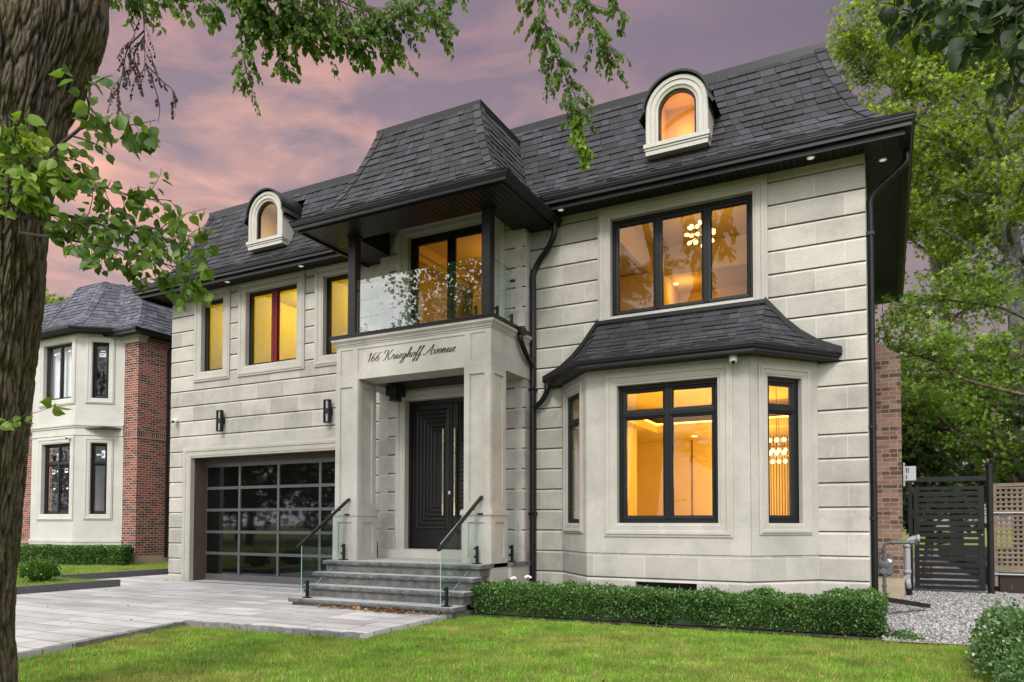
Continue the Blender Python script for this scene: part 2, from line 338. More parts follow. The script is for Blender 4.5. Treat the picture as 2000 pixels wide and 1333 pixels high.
M['wallin'] = mat_plain('interior_plaster', (.78, .60, .30), .8, vary=.03)
M['ceilin'] = mat_plain('interior_ceiling', (.80, .66, .40), .8, vary=.03)
M['floorin'] = mat_wood('interior_oak_floor', (.20, .12, .06), (.28, .18, .10), (1, 10, 1))
M['yellowin'] = mat_plain('yellow_tinted_room', (.84, .72, .10), .8, vary=.04)
M['redframe'] = mat_plain('dark_red_mullion', (.13, .002, .003), .5, vary=.1, spec=.2)
M['linein'] = mat_plain('panel_joint', (.10, .06, .025), .8)
M['roomdark'] = mat_plain('dim_interior', (.10, .10, .10), .9)  # darkness of unlit rooms put into the base colour
M['blind'] = mat_plain('pale_grey_blind', (.62, .65, .68), .6, vary=.02)
M['sticker'] = mat_plain('window_sticker', (.75, .76, .78), .5, vary=.02); M['stickblue'] = mat_plain('blue_sticker_print', (.06, .16, .38), .5)
WARM = (1.0, .48, .06); YEL = (1.0, .86, .10)
M['glow'] = mat_emit('warm_lamp_glow', (1., .66, .24), 2.6); M['cove'] = mat_emit('cove_light_strip', (1., .52, .08), 4.0)
M['spot'] = mat_emit('downlight_lens', (1., .93, .78), .32); M['ledstrip'] = mat_emit('led_strip', (1., .60, .18), 7.0)

# ------------------------------------------------------------------ mesh helpers
COL = scene.collection
class MB:
    def __init__(s): s.v = []; s.f = []; s.mi = []; s.cur = 0
    def add(s, vs, fs):
        b = len(s.v); s.v += [tuple(p) for p in vs]
        for f in fs: s.f.append([b+i for i in f]); s.mi.append(s.cur)
    def box(s, x0, x1, y0, y1, z0, z1):
        if x0 > x1: x0, x1 = x1, x0
        if y0 > y1: y0, y1 = y1, y0
        s.add([(x0, y0, z0), (x1, y0, z0), (x1, y1, z0), (x0, y1, z0), (x0, y0, z1), (x1, y0, z1), (x1, y1, z1), (x0, y1, z1)],
              [(0, 3, 2, 1), (4, 5, 6, 7), (0, 1, 5, 4), (1, 2, 6, 5), (2, 3, 7, 6), (3, 0, 4, 7)])
    def fbox(s, fr, u0, u1, d0, d1, z0, z1):
        p = [fr.pt(u, d, z) for z in (z0, z1) for u, d in ((u0, d1), (u1, d1), (u1, d0), (u0, d0))]
        s.add(p, [(0, 3, 2, 1), (4, 5, 6, 7), (0, 1, 5, 4), (1, 2, 6, 5), (2, 3, 7, 6), (3, 0, 4, 7)])
    def fprism(s, fr, u0, u1, prof):
        """extrude (d, z) polygon along u"""
        n = len(prof); a = [fr.pt(u0, d, z) for d, z in prof]; b = [fr.pt(u1, d, z) for d, z in prof]
        s.add(a+b, [tuple(range(n)), tuple(range(2*n-1, n-1, -1))] + [(i, n+i, n+(i+1) % n, (i+1) % n) for i in range(n)])
    def sweep(s, path, prof_pts, closed=False, cap=True):
        """path: list of (origin, outdir, updir); prof_pts: (a, b) list, closed ring"""
        n = len(prof_pts); rings = []
        for o, e, u in path: rings.append([tuple(Vector(o)+Vector(e)*a+Vector(u)*b) for a, b in prof_pts])
        vs = [p for r in rings for p in r]; fs = []; m = len(rings)
        for i in range(m if closed else m-1):
            j = (i+1) % m
            for k in range(n): k2 = (k+1) % n; fs.append((i*n+k, j*n+k, j*n+k2, i*n+k2))
        if not closed and cap: fs.append(tuple(range(n-1, -1, -1))); fs.append(tuple((m-1)*n+k for k in range(n)))
        s.add(vs, fs)
    def tube(s, pts, rad, n=8, cap=True):
        pts = [Vector(p) for p in pts]
        if not hasattr(rad, '__len__'): rad = [rad]*len(pts)
        rings = []; t0 = (pts[1]-pts[0]).normalized()
        ref = Vector((0, 0, 1)) if abs(t0.z) < .9 else Vector((1, 0, 0)); nrm = t0.cross(ref).normalized()
        for i, p in enumerate(pts):
            t = (pts[min(i+1, len(pts)-1)]-pts[max(i-1, 0)]).normalized()
            nrm = (nrm-t*nrm.dot(t)).normalized(); bn = t.cross(nrm)
            rings.append([tuple(p+(nrm*math.cos(a)+bn*math.sin(a))*rad[i]) for a in (2*PI*k/n for k in range(n))])
        fs = []
        for i in range(len(pts)-1):
            for k in range(n): k2 = (k+1) % n; fs.append((i*n+k, i*n+k2, (i+1)*n+k2, (i+1)*n+k))
        if cap: fs.append(tuple(range(n-1, -1, -1))); fs.append(tuple((len(pts)-1)*n+k for k in range(n)))
        s.add([p for r in rings for p in r], fs)
    def sphere(s, c, r, n=10, m=7, sc=(1, 1, 1)):
        vs = [(c[0], c[1], c[2]-r*sc[2])]; fs = []
        for i in range(1, m):
            a = -PI/2+PI*i/m
            for k in range(n): b = 2*PI*k/n; vs.append((c[0]+r*sc[0]*math.cos(a)*math.cos(b), c[1]+r*sc[1]*math.cos(a)*math.sin(b), c[2]+r*sc[2]*math.sin(a)))
        vs.append((c[0], c[1], c[2]+r*sc[2])); top = len(vs)-1
        for k in range(n):
            k2 = (k+1) % n; fs.append((0, 1+k2, 1+k)); fs.append((top, 1+(m-2)*n+k, 1+(m-2)*n+k2))
            for i in range(m-2): fs.append((1+i*n+k, 1+i*n+k2, 1+(i+1)*n+k2, 1+(i+1)*n+k))
        s.add(vs, fs)
    def build(s, name, mat, parent=None, smooth=False, recalc=True):
        me = bpy.data.meshes.new(name); me.from_pydata(s.v, [], s.f)
        mats = mat if isinstance(mat, (list, tuple)) else [mat]
        for q in mats: me.materials.append(q)
        if len(mats) > 1: me.polygons.foreach_set('material_index', s.mi)
        if recalc:
            import bmesh
            bm = bmesh.new(); bm.from_mesh(me); bmesh.ops.recalc_face_normals(bm, faces=bm.faces); bm.to_mesh(me); bm.free()
        if smooth: me.polygons.foreach_set('use_smooth', [True]*len(me.polygons))
        me.update(); o = bpy.data.objects.new(name, me); COL.objects.link(o)
        if parent: o.parent = parent
        return o
def np_mesh(name, V, Fc, mat, parent=None, smooth=False):
    me = bpy.data.meshes.new(name); k = Fc.shape[1]; n = len(Fc)
    me.vertices.add(len(V)); me.vertices.foreach_set('co', V.astype(np.float32).ravel())
    me.loops.add(n*k); me.loops.foreach_set('vertex_index', Fc.astype(np.int32).ravel())
    me.polygons.add(n); me.polygons.foreach_set('loop_start', np.arange(0, n*k, k, dtype=np.int32))
    me.update(calc_edges=True); me.materials.append(mat)
    if smooth: me.polygons.foreach_set('use_smooth', np.ones(n, bool))
    o = bpy.data.objects.new(name, me); COL.objects.link(o)
    if parent: o.parent = parent
    return o
class Fr:
    """upright wall frame: u along the wall, d outward, z up"""
    def __init__(s, ox, oy, ang=0.):
        s.o = (ox, oy); s.U = (math.cos(ang), math.sin(ang)); s.N = (math.sin(ang), -math.cos(ang))
    def pt(s, u, d, z): return (s.o[0]+u*s.U[0]+d*s.N[0], s.o[1]+u*s.U[1]+d*s.N[1], z)
def empty(name, loc=(0, 0, 0)):
    o = bpy.data.objects.new(name, None); COL.objects.link(o); o.location = loc; o.empty_display_size = .2; return o
def tag(o, label=None, cat=None, group=None, kind=None):
    if label: o['label'] = label
    if cat: o['category'] = cat
    if group: o['group'] = group
    if kind: o['kind'] = kind
    return o
def thing(name, label, cat, group=None): return tag(empty(name), label, cat, group)

def free_spans(a, b, holes, z0, z1):
    cuts = sorted((max(h[0], a), min(h[1], b)) for h in holes if h[2] < z1-1e-6 and h[3] > z0+1e-6 and h[1] > a and h[0] < b)
    out = []; x = a
    for c0, c1 in cuts:
        if c0 > x+1e-6: out.append((x, c0))
        x = max(x, c1)
    if x < b-1e-6: out.append((x, b))
    return out
def courses(mb, fr, u0, u1, z0, z1, holes, thick=.24):
    """rusticated stone courses as real slabs with a chamfered top edge and a groove under the next"""
    k0 = math.floor((z0-Z_COURSE0)/H_COURSE+1e-4); zs = [z0]
    k = k0+1
    while Z_COURSE0+k*H_COURSE < z1-.02: zs.append(Z_COURSE0+k*H_COURSE); k += 1
    zs.append(z1)
    for a, b in zip(zs, zs[1:]):
        sub = sorted({a, b} | {h[i] for h in holes for i in (2, 3) if a+.004 < h[i] < b-.004})
        for c, d in zip(sub, sub[1:]):
            for s, e in free_spans(u0, u1, holes, c, d):
                if d == b and b != z1 and d-c > .05: prof = [(-thick, c), (0, c), (0, d-.062), (-.016, d-.024), (-.055, d-.022), (-.055, d), (-thick, d)]
                else: prof = [(-thick, c), (0, c), (0, d), (-thick, d)]
                mb.fprism(fr, s, e, prof)
def plate(mb, fr, u0, u1, z0, z1, holes, d0, d1):
    zs = sorted({z0, z1} | {min(max(h[i], z0), z1) for h in holes for i in (2, 3)})
    for c, d in zip(zs, zs[1:]):
        if d-c < 1e-5: continue
        for s, e in free_spans(u0, u1, holes, c, d): mb.fbox(fr, s, e, d0, d1, c, d)
def ring(mb, fr, u0, u1, z0, z1, prof):
    """mitred moulding round a rectangle; prof: (out, d) polygon, out = distance outward from the opening edge"""
    cs = [(u0, z0, -1, -1), (u1, z0, 1, -1), (u1, z1, 1, 1), (u0, z1, -1, 1)]; n = len(prof); vs = []
    for u, z, su, sz in cs: vs += [fr.pt(u+su*o, d, z+sz*o) for o, d in prof]
    fs = []
    for i in range(4):
        j = (i+1) % 4
        for k in range(n): k2 = (k+1) % n; fs.append((i*n+k, j*n+k, j*n+k2, i*n+k2))
    mb.add(vs, fs)
TRIM_PROF = lambda w, t=.05, dep=.24: [(-.004, -dep), (-.004, t*.35), (w*.10, t*.40), (w*.16, t*.62), (w*.52, t*.62), (w*.58, t*.95), (w*.80, t), (w*.86, t*.7), (w, t*.62), (w, -.03)]
def window(fr, u0, u1, z0, z1, parent, cols, rows=(), trim=.22, recess=.10, fw=.075, sash=.045, glass='glass', fmat='frame', trimmat='trim', mull='frame', depth=.09, label=None):
    """cols / rows: interior divider positions. part 'window' (its frame) > window_trim, pane"""
    mb = MB(); D0, D1 = -recess-depth, -recess
    ring(mb, fr, u0+fw, u1-fw, z0+fw, z1-fw, [(0, D0), (0, D1-.02), (.012, D1), (fw, D1), (fw, D0)])
    us = [u0+fw]+list(cols)+[u1-fw]; zs = [z0+fw]+list(rows)+[z1-fw]; h = .022
    mm = MB() if mull != 'frame' else mb
    hw = h+.012 if mull == 'frame' else .085
    for c in cols:
        mm.fbox(fr, c-hw, c+hw, D0, D1+.006, z0+fw, z1-fw)
        if mull != 'frame': mb.fbox(fr, c-.008, c+.008, D1-.02, D1+.012, z0+fw, z1-fw)
    for r in rows:
        for a, b in zip(us, us[1:]): mb.fbox(fr, a, b, D0, D1+.003, r-h-.008, r+h+.008)
    gm = MB()
    for i in range(len(us)-1):
        for j in range(len(zs)-1):
            a = us[i]+(0 if i == 0 else h+.012); b = us[i+1]-(0 if i == len(us)-2 else h+.012)
            c = zs[j]+(0 if j == 0 else h+.008); d = zs[j+1]-(0 if j == len(zs)-2 else h+.008)
            t = sash
            ring(mb, fr, a+t, b-t, c+t, d-t, [(0, D0+.01), (0, D1-.035), (.014, D1-.018), (t, D1-.012), (t, D0+.01)])
            p = [fr.pt(u, D1-.034, z) for u, z in ((a+t-.01, c+t-.01), (b-t+.01, c+t-.01), (b-t+.01, d-t+.01), (a+t-.01, d-t+.01))]
            gm.add(p, [(0, 1, 2, 3)])
    w = mb.build('window', M[fmat], parent)
    if label: w['label'] = label
    if mull != 'frame': mm.build('mullion', M[mull], w)
    gm.build('pane', M[glass], w, recalc=False)
    if trim:
        tm = MB(); ring(tm, fr, u0, u1, z0, z1, TRIM_PROF(trim)); tm.build('window_trim', M[trimmat], w)
    return w
def roof_face(mb, e0, e1, t0, t1, prof, exp=.158, cap_mb=None, hips=(), tabs=True, tw=(.13, .33), cuts=()):
    """laminated shingles as real tabs between an eave edge e0-e1 and a top edge t0-t1 (xy), prof: (h, z) with h 0..1 horizontal"""
    e0, e1, t0, t1 = (Vector((*p, 0)) for p in (e0, e1, t0, t1))
    mid = ((e0+e1)/2-(t0+t1)/2); run = mid.length
    # arc length table
    P = [(h*run, z) for h, z in prof]; S = [0]
    for a, b in zip(P, P[1:]): S.append(S[-1]+math.hypot(b[0]-a[0], b[1]-a[1]))
    def hz(s):
        s = min(max(s, 0), S[-1])
        for i in range(len(P)-1):
            if s <= S[i+1]+1e-9:
                f = (s-S[i])/(S[i+1]-S[i]); return ((P[i][0]+(P[i+1][0]-P[i][0])*f)/run, P[i][1]+(P[i+1][1]-P[i][1])*f, i)
    out = mid.normalized()
    def pt(s, f, lift):
        h, z, i = hz(s); dx, dz = P[i+1][0]-P[i][0], P[i+1][1]-P[i][1]; l = math.hypot(dx, dz)
        a = e0.lerp(t0, h); b = e1.lerp(t1, h); p = a.lerp(b, f)
        return tuple(p+out*(dz/l*lift)+Vector((0, 0, z+dx/l*lift)))
    s = 0.0; rng = random.Random(int(abs(e0.x*97+e0.y*31+prof[0][1]*7))+5)
    while s < S[-1]-.02:
        s1 = min(s+exp, S[-1]); wid = max((pt(s, 0, 0)[0]-pt(s, 1, 0)[0])**2+(pt(s, 0, 0)[1]-pt(s, 1, 0)[1])**2, 1e-6)**.5
        f = 0.0
        while f < 1-1e-6:
            f1 = min(1.0, f+rng.uniform(*tw)/wid) if tabs else 1.0
            if 1-f1 < .06/wid: f1 = 1.0
            xa, xb = pt(s, 0, 0)[0], pt(s, 1, 0)[0]
            for cx in cuts:
                for X_ in (cx-.50, cx+.50):
                    fx = (X_-xa)/(xb-xa) if abs(xb-xa) > 1e-6 else -1
                    if f+1e-6 < fx < f1: f1 = fx
            th = .026 if rng.random() < .5 else .014; gp = .005/wid if f1-f > .03/wid else 0; ga, gb = f+(gp if f > 0 else 0), f1-(gp if f1 < 1 else 0)
            q = [pt(s, ga, th), pt(s, gb, th), pt(s1, gb, .004), pt(s1, ga, .004), pt(s, ga, -.004), pt(s, gb, -.004)]; un = [pt(s, f, .0), pt(s, f1, .0), pt(s1, f1, -.002), pt(s1, f, -.002)]
            if not any(abs((q[0][0]+q[1][0])/2-cx) < .50 and 7.80 < q[0][2] < 8.86 for cx in cuts): mb.add(q, [(0, 1, 2, 3), (4, 5, 1, 0), (4, 0, 3), (1, 5, 2)]); mb.add(un, [(0, 1, 2, 3)])
            f = f1
        s = s1
    if cap_mb is not None:
        for hp in hips:
            s = 0.0; cm = MB(); cap_mb.append(cm)
            while s < S[-1]-.05:
                s1 = min(s+.20, S[-1]); wid = 1.0
                L0 = ((e0-e1).length*(1-hz(s)[0])+(t0-t1).length*hz(s)[0]); L1 = ((e0-e1).length*(1-hz(s1)[0])+(t0-t1).length*hz(s1)[0])
                w0, w1 = .14/max(L0, .2), .14/max(L1, .2)
                fa = (0, w0, w1, 0) if hp == 0 else (1-w0, 1, 1, 1-w1)
                ss = (s, s, s1, s1); lf = (.036, .036, .020, .020)
                q = [pt(a, b, c) for a, b, c in zip(ss, fa, lf)]+[pt(s, fa[0], 0), pt(s, fa[1], 0)]
                cm.add(q, [(0, 1, 2, 3), (4, 5, 1, 0), (4, 0, 3), (5, 2, 1)]); s = s1
def gutter(mb, pts, z, closed=False, h=.13, w=.12):
    """K-style gutter along a plan polyline (outer edge), outward = right-hand side of travel"""
    path = []; n = len(pts); P = [Vector((*p, 0)) for p in pts]
    for i, p in enumerate(P):
        ds = []
        if i > 0 or closed: ds.append((p-P[i-1]).normalized())
        if i < n-1 or closed: ds.append((P[(i+1) % n]-p).normalized())
        ns = [Vector((d.y, -d.x, 0)) for d in ds]; nn = sum(ns, Vector()).normalized(); nn /= max(nn.dot(ns[0]), .3)
        path.append((p+Vector((0, 0, z)), nn, (0, 0, 1)))
    prof = [(0, 0), (0, -.022), (-.012, -.028), (-.016, -.055), (-.040, -.085), (-.040, -h), (-w, -h), (-w, 0), (-w+.006, 0), (-w+.006, -h+.01), (-.048, -h+.01), (-.048, -.088), (-.024, -.058), (-.02, -.02), (-.012, -.012), (-.012, 0)]
    mb.sweep(path, prof, closed)
def planks(mb, x0, x1, y0, y1, z, along='y', pw=.10):
    """soffit boards with grooves between; along = direction the boards run"""
    if along == 'y':
        x = x0
        while x < x1-.01: mb.box(x+.006, min(x+pw, x1)-.006, y0, y1, z, z+.02); x += pw
    else:
        y = y0
        while y < y1-.01: mb.box(x0, x1, y+.006, min(y+pw, y1)-.006, z, z+.02); y += pw
    mb.box(x0, x1, y0, y1, z+.022, z+.05)

# ------------------------------------------------------------------ the stone house
XL, XR, YW, YM, YP = -15.955, -.246, 12.2, 11.93, 10.62     # left / right ends, wall planes, pillar front
Z_EAVE, Z_RIDGE, OV = 7.20, 9.35, .655
RW, MW, PF = Fr(0, YW), Fr(0, YM), Fr(0, YP)
house = thing('stone_house', 'two-storey pale limestone house with black mansard roof, entrance porch, garage and glowing windows', 'house')

# --- walls
W1, W2, W3 = (-14.88, -14.115, 5.095, 6.86), (-13.37, -11.765, 5.095, 6.86), (-11.0, -10.24, 5.095, 6.86)
WB = (-4.345, -1.892, 5.085, 6.845)
GAR = (-15.18, -10.18, -.2, 3.01)
DOOR = (-8.585, -6.56, .90, 3.87); BDOOR = (-8.545, -6.585, 5.0, 7.19)
BAYX = (-5.27, -4.42, -1.81, -.957); YB = 11.24
def grow(h, g): return (h[0]-g, h[1]+g, h[2]-g, h[3]+g)
mb = MB()
courses(mb, RW, XL, -9.24, -.15, 7.14, [W1, W2, W3, GAR])
mb.build('stone_wall', M['block'], house)
mb = MB()
courses(mb, RW, -5.915, XR, -.15, 7.14, [WB, (BAYX[0]+.012, BAYX[3]-.012, .2, 4.05)])
mb.fbox(Fr(XR, 0, PI/2), 12.441, 20.2, -.24, -.002, -.15, 7.14)
mb.build('stone_wall', M['block'], house)
mb = MB()
courses(mb, MW, -9.238, -5.915, -.15, 7.5, [DOOR, BDOOR])
courses(mb, Fr(-5.912, 0, PI/2), YM+.003, YW+.2, -.15, 7.0, [], .2)
courses(mb, Fr(-9.24, 0, -PI/2), -YW, -YM-.003, -.15, 7.0, [])
mb.build('stone_wall', M['block'], house)
mb = MB(); mb.box(XL+.002, XL+.24, 12.45, 20.2, -.15, 7.14); mb.box(XL, XR, 20.2, 20.44, -.15, 7.14)
mb.build('brick_wall', M['brownbrick'], house)
# bay walls
mb = MB(); BF = Fr(0, YB)
def ang(p, q): return math.atan2(q[1]-p[1], q[0]-p[0])
aL = ang((BAYX[0], YW), (BAYX[1], YB)); aR = ang((BAYX[2], YB), (BAYX[3], YW)); LB = math.hypot(BAYX[1]-BAYX[0], YW-YB)
BL, BR = Fr(BAYX[0], YW, aL), Fr(BAYX[2], YB, aR)
BWF = (-3.895, -2.278, 1.418, 3.655); BWL = (LB*.5-.33, LB*.5+.33, 1.418, 3.655)
CELL = (-3.59, -2.615, .06, .49)
ZL = 0.965
courses(mb, BF, BAYX[1], BAYX[2], -.15, Z_COURSE0+H_COURSE, [CELL]); courses(mb, BL, 0, LB, -.15, Z_COURSE0+H_COURSE, []); courses(mb, BR, 0, LB, -.15, Z_COURSE0+H_COURSE, [])
mb.build('bay_base_wall', M['block'], house)
mb = MB()
for fr, a, b, h in ((BF, BAYX[1], BAYX[2], [BWF]), (BL, 0, LB, [BWL]), (BR, 0, LB, [BWL])):
    plate(mb, fr, a, b, Z_COURSE0+H_COURSE+.004, 4.0, h, -.24, .012)
mb.cur = 1     # fine joints of the bay cladding, 2 mm proud lighter mortar
for z in (1.335, 3.70):
    for fr, a, b, h in ((BF, BAYX[1], BAYX[2], [grow(BWF, .23)]), (BL, 0, LB, [grow(BWL, .18)]), (BR, 0, LB, [grow(BWL, .18)])):
        for s, e in free_spans(a, b, h, z, z+.004): mb.fbox(fr, s, e, .0, .0135, z, z+.005)
for u in (-4.13, -2.085): mb.fbox(BF, u, u+.005, .0, .0135, .95, 1.19)
mb.build('bay_wall', [M['smooth'], M['precast']], house)
mb = MB(); mb.fbox(BF, CELL[0], CELL[1], -.2, -.16, CELL[2], CELL[3]); mb.fbox(BF, CELL[0], CELL[1], -.16, -.13, CELL[3]-.05, CELL[3])
mb.build('cellar_window', M['frame'], house)

# --- windows
window(RW, *WB, house, (-3.512, -2.672), (), .225, sash=.05)
window(RW, *W1, house, (), (), .235, sash=.02, fw=.06, glass='glass_yellow', label='narrow glowing yellow window beside the left corner')
window(RW, *W2, house, (-12.565,), (), .235, sash=.02, fw=.06, glass='glass_yellow', mull='redframe', label='double glowing yellow window with dark red mullion')
window(RW, *W3, house, (), (), .235, sash=.02, fw=.06, glass='glass_yellow', label='narrow glowing yellow window behind the balcony post')
window(BF, *BWF, house, (-3.087,), (3.175,), .215, sash=.05)
window(BL, *BWL, house, (), (3.175,), .17, sash=.035, recess=.0, fw=.04, label='side bay window seen edge-on beside the downspout'); window(BR, *BWL, house, (), (3.175,), .17, sash=.05, recess=.06, label='side bay window showing the rod chandeliers')
# --- balcony sliding door
window(MW, *BDOOR, house, (-7.60,), (), .255, sash=.06, fw=.09).name = 'balcony_door'
# --- entrance door
t = MB(); ring(t, MW, DOOR[0], DOOR[1], DOOR[2], DOOR[3], TRIM_PROF(.22)); t.build('entrance_surround', M['trim'], house)
mb = MB(); mb.fbox(MW, DOOR[0], DOOR[1], -.10, .28, .735, .90); mb.fbox(MW, DOOR[0]-.42, DOOR[1]+.42, 0.002, .30, .735, .895)
mb.build('entrance_sill', M['trim'], house)
ds = empty('entrance_door'); ds.parent = house
def door_leaf(u0, u1, hand):
    d = MB(); z0, z1 = DOOR[2]+.03, DOOR[3]-.08; Dz = -.17
    d.fbox(MW, u0, u1, Dz-.06, Dz, z0, z1)
    a, b, c, e = u0+.09, u1-.09, z0+.36, z1-.10
    if hand > 0:
        for k in range(6):
            o = .085*k; A, B, C_, E_ = a+o*1.0, b-o*.18, c+o, e-o
            if B-A < .08: break
            ring(d, MW, A+.05, B-.03, C_+.05, E_-.05, [(0, Dz), (0, Dz+.012), (.016, Dz+.024), (.048, Dz+.010), (.048, Dz)])
    else:
        z = z0+.12
        while z < z1-.1:
            d.fprism(MW, u0+.16, u1-.12, [(Dz, z), (Dz+.022, z+.01), (Dz+.004, z+.075), (Dz, z+.08)]); z += .085
        for uu in (u0+.02, u1-.12): d.fbox(MW, uu, uu+.10, Dz, Dz+.025, z0, z1)
    lf = d.build('door_leaf', M['door'], ds)
    h = MB(); hu = u1-.16 if hand > 0 else u0+.085
    h.fbox(MW, hu-.017, hu+.017, Dz+.065, Dz+.095, 1.57, 3.27)
    for z in (1.85, 3.0): h.fbox(MW, hu-.012, hu+.012, Dz, Dz+.065, z-.012, z+.012)
    h.build('pull_handle', M['brass'], lf)
    if hand > 0:
        k = MB(); k.fbox(MW, u1-.075, u1-.025, Dz, Dz+.03, 1.98, 2.05); k.build('lock', M['steel'], lf)
cu = -7.565
door_leaf(DOOR[0]+.06, cu-.012, 1); door_leaf(cu+.012, DOOR[1]-.06, -1)
mb = MB()
for a, b in ((DOOR[0], DOOR[0]+.06), (DOOR[1]-.06, DOOR[1])): mb.fbox(MW, a, b, -.24, -.12, DOOR[2], DOOR[3])
mb.fbox(MW, DOOR[0]+.06, DOOR[1]-.06, -.24, -.12, DOOR[3]-.08, DOOR[3]); mb.fbox(MW, cu-.012, cu+.012, -.24, -.185, DOOR[2]+.03, DOOR[3]-.08)
mb.fbox(MW, DOOR[0], DOOR[1], -.26, -.241, DOOR[2], DOOR[3])
mb.build('door_frame', M['door'], ds)

# --- garage door
t = MB(); P = TRIM_PROF(.26, .055, .10); n = len(P); vs = []
for u, z, su, sz in ((GAR[0], -.2, -1, 0), (GAR[0], GAR[3], -1, 1), (GAR[1], GAR[3], 1, 1), (GAR[1], -.2, 1, 0)):
    vs += [RW.pt(u+su*o, d, z+sz*o) for o, d in P]
t.add(vs, [(i*n+k, i*n+n+k, i*n+n+(k+1) % n, i*n+(k+1) % n) for i in range(3) for k in range(n)]); t.build('garage_surround', M['trim'], house)
mb = MB(); mb.fbox(RW, GAR[0]-.03, GAR[0]+.008, -.52, -.101, -.2, GAR[3]-.008); mb.fbox(RW, GAR[1]-.008, GAR[1]+.03, -.52, -.101, -.2, GAR[3]-.008); mb.fbox(RW, GAR[0]-.03, GAR[1]+.03, -.52, -.101, GAR[3]-.008, GAR[3]+.03)
mb.fbox(RW, GAR[0]+.008, GAR[1]-.008, -.519, -.42, 2.90, GAR[3]-.009)
mb.build('garage_jamb', M['jamb'], house)
gd = MB(); GX = [-15.27, -14.02, -12.745, -11.46, -10.16]; GZ = [.03, .127, .666, 1.194, 1.736, 2.278, 2.835, 2.96]; D1 = -.455
gd.fbox(RW, GX[0], GX[-1], D1-.05, D1, -.12, .16); gd.fbox(RW, GX[0], GX[-1], D1-.05, D1, 2.80, 2.97)
for z in GZ[2:6]:
    gd.fbox(RW, GX[0], GX[-1], D1-.05, D1, z-.033, z-.004); gd.fbox(RW, GX[0], GX[-1], D1-.05, D1, z+.004, z+.033)
    gd.fbox(RW, GX[0], GX[-1], D1-.05, D1-.012, z-.004, z+.004)
for i, x in enumerate(GX):
    a, b = (x, x+.10) if i == 0 else ((x-.10, x) if i == 4 else (x-.032, x+.032))
    for za, zb in zip([.16]+[z+.033 for z in GZ[2:6]], [z-.033 for z in GZ[2:6]]+[2.80]): gd.fbox(RW, a, b, D1-.05, D1-.004, za, zb)
gdo = gd.build('garage_door', M['alu'], house)
gm = MB()
for i in range(4):
    for za, zb in zip([.10]+GZ[2:6], GZ[2:6]+[2.84]):
        p = [RW.pt(u, D1-.03, z) for u, z in ((GX[i], za), (GX[i+1], za), (GX[i+1], zb), (GX[i], zb))]; gm.add(p, [(0, 1, 2, 3)])
gm.build('door_glazing', M['dark_glass'], gdo, recalc=False)

# --- porch: pillars, beam, balcony slab
def pillar(x0, x1):
    mb = MB(); y0, y1 = YP, YP+.53
    sides = [(Fr(0, y0), x0, x1), (Fr(x1, 0, PI/2), y0, y1), (Fr(0, y1, PI), -x1, -x0), (Fr(x0, 0, -PI/2), -y1, -y0)]
    mb.box(x0+.012, x1-.012, y0+.012, y1-.012, .735, 4.085)
    for i, (fr, a, b) in enumerate(sides):
        e = .0 if i % 2 == 0 else .0121
        plate(mb, fr, a+e, b-e, 1.63, 4.082, [(a+.108, b-.12, 1.78, 3.955)], -.0121, .012)
        plate(mb, fr, a-.025+e, b+.025-e, .735, 1.55, [(a+.10, b-.10, .84, 1.43)], -.0121, .034)
    mb.box(x0-.012, x1+.012, y0-.012, y1+.012, .735, 1.55)
    mb.box(x0-.05, x1+.05, y0-.05, y1+.05, 1.55, 1.625); mb.box(x0-.035, x1+.035, y0-.035, y1+.035, 1.625, 1.645)
    return mb.build('porch_pillar', M['smooth'], house)
pillar(-9.237, -8.715); pillar(-6.412, -5.893)
mb = MB(); BX0, BX1 = -9.237, -5.893
mb.box(BX0+.013, BX1-.013, YP+.013, YP+.53, 4.087, 4.72)
mb.box(BX0+.013, BX0+.45, YP+.53, YM, 4.087, 4.72); mb.box(BX1-.45, BX1-.013, YP+.53, YW, 4.087, 4.72)
plate(mb, PF, BX0, BX1, 4.087, 4.72, [(-9.128, -8.84, 4.195, 4.655), (-8.725, -6.42, 4.20, 4.65), (-6.288, -6.013, 4.195, 4.655)], -.013, 0)
plate(mb, Fr(BX1, 0, PI/2), YP+.0135, YW-.003, 4.087, 4.72, [], -.013, 0); plate(mb, Fr(BX0, 0, -PI/2), -YM+.003, -YP-.0135, 4.087, 4.72, [], -.013, 0)
pf = [(0, 0), (.012, .0), (.012, .02), (.03, .035), (.035, .055), (.075, .10), (.08, .14), (0, .14)]
path = [((BX0, YM-.003, 4.72), (-1, 0, 0), (0, 0, 1)), ((BX0, YP, 4.72), (-1, -1, 0), (0, 0, 1)), ((BX1, YP, 4.72), (1, -1, 0), (0, 0, 1)), ((BX1, YM+.1, 4.72), (1, 0, 0), (0, 0, 1))]
mb.sweep(path, pf)
mb.build('porch_beam', M['smooth'], house)
mb = MB(); mb.box(BX0-.09, BX1+.09, YP-.09, YM-.003, 4.862, 4.93); mb.box(BX0-.098, BX1+.098, YP-.098, YM-.003, 4.90, 4.926); mb.build('balcony_edge_flashing', M['gutter'], house)
mb = MB(); mb.box(BX0+.02, BX1-.02, YP+.02, YM-.003, 4.72, 4.861); planks(mb, BX0+.46, BX1-.46, YP+.54, YM-.01, 4.09); mb.build('porch_ceiling', M['soffit'], house)
mb = MB(); mb.box(-8.60, -8.35, 11.3, 11.62, 3.88, 4.07); mb.box(-8.55, -8.40, 11.35, 11.55, 3.78, 3.88); mb.build('porch_ceiling_bracket', M['black'], house)
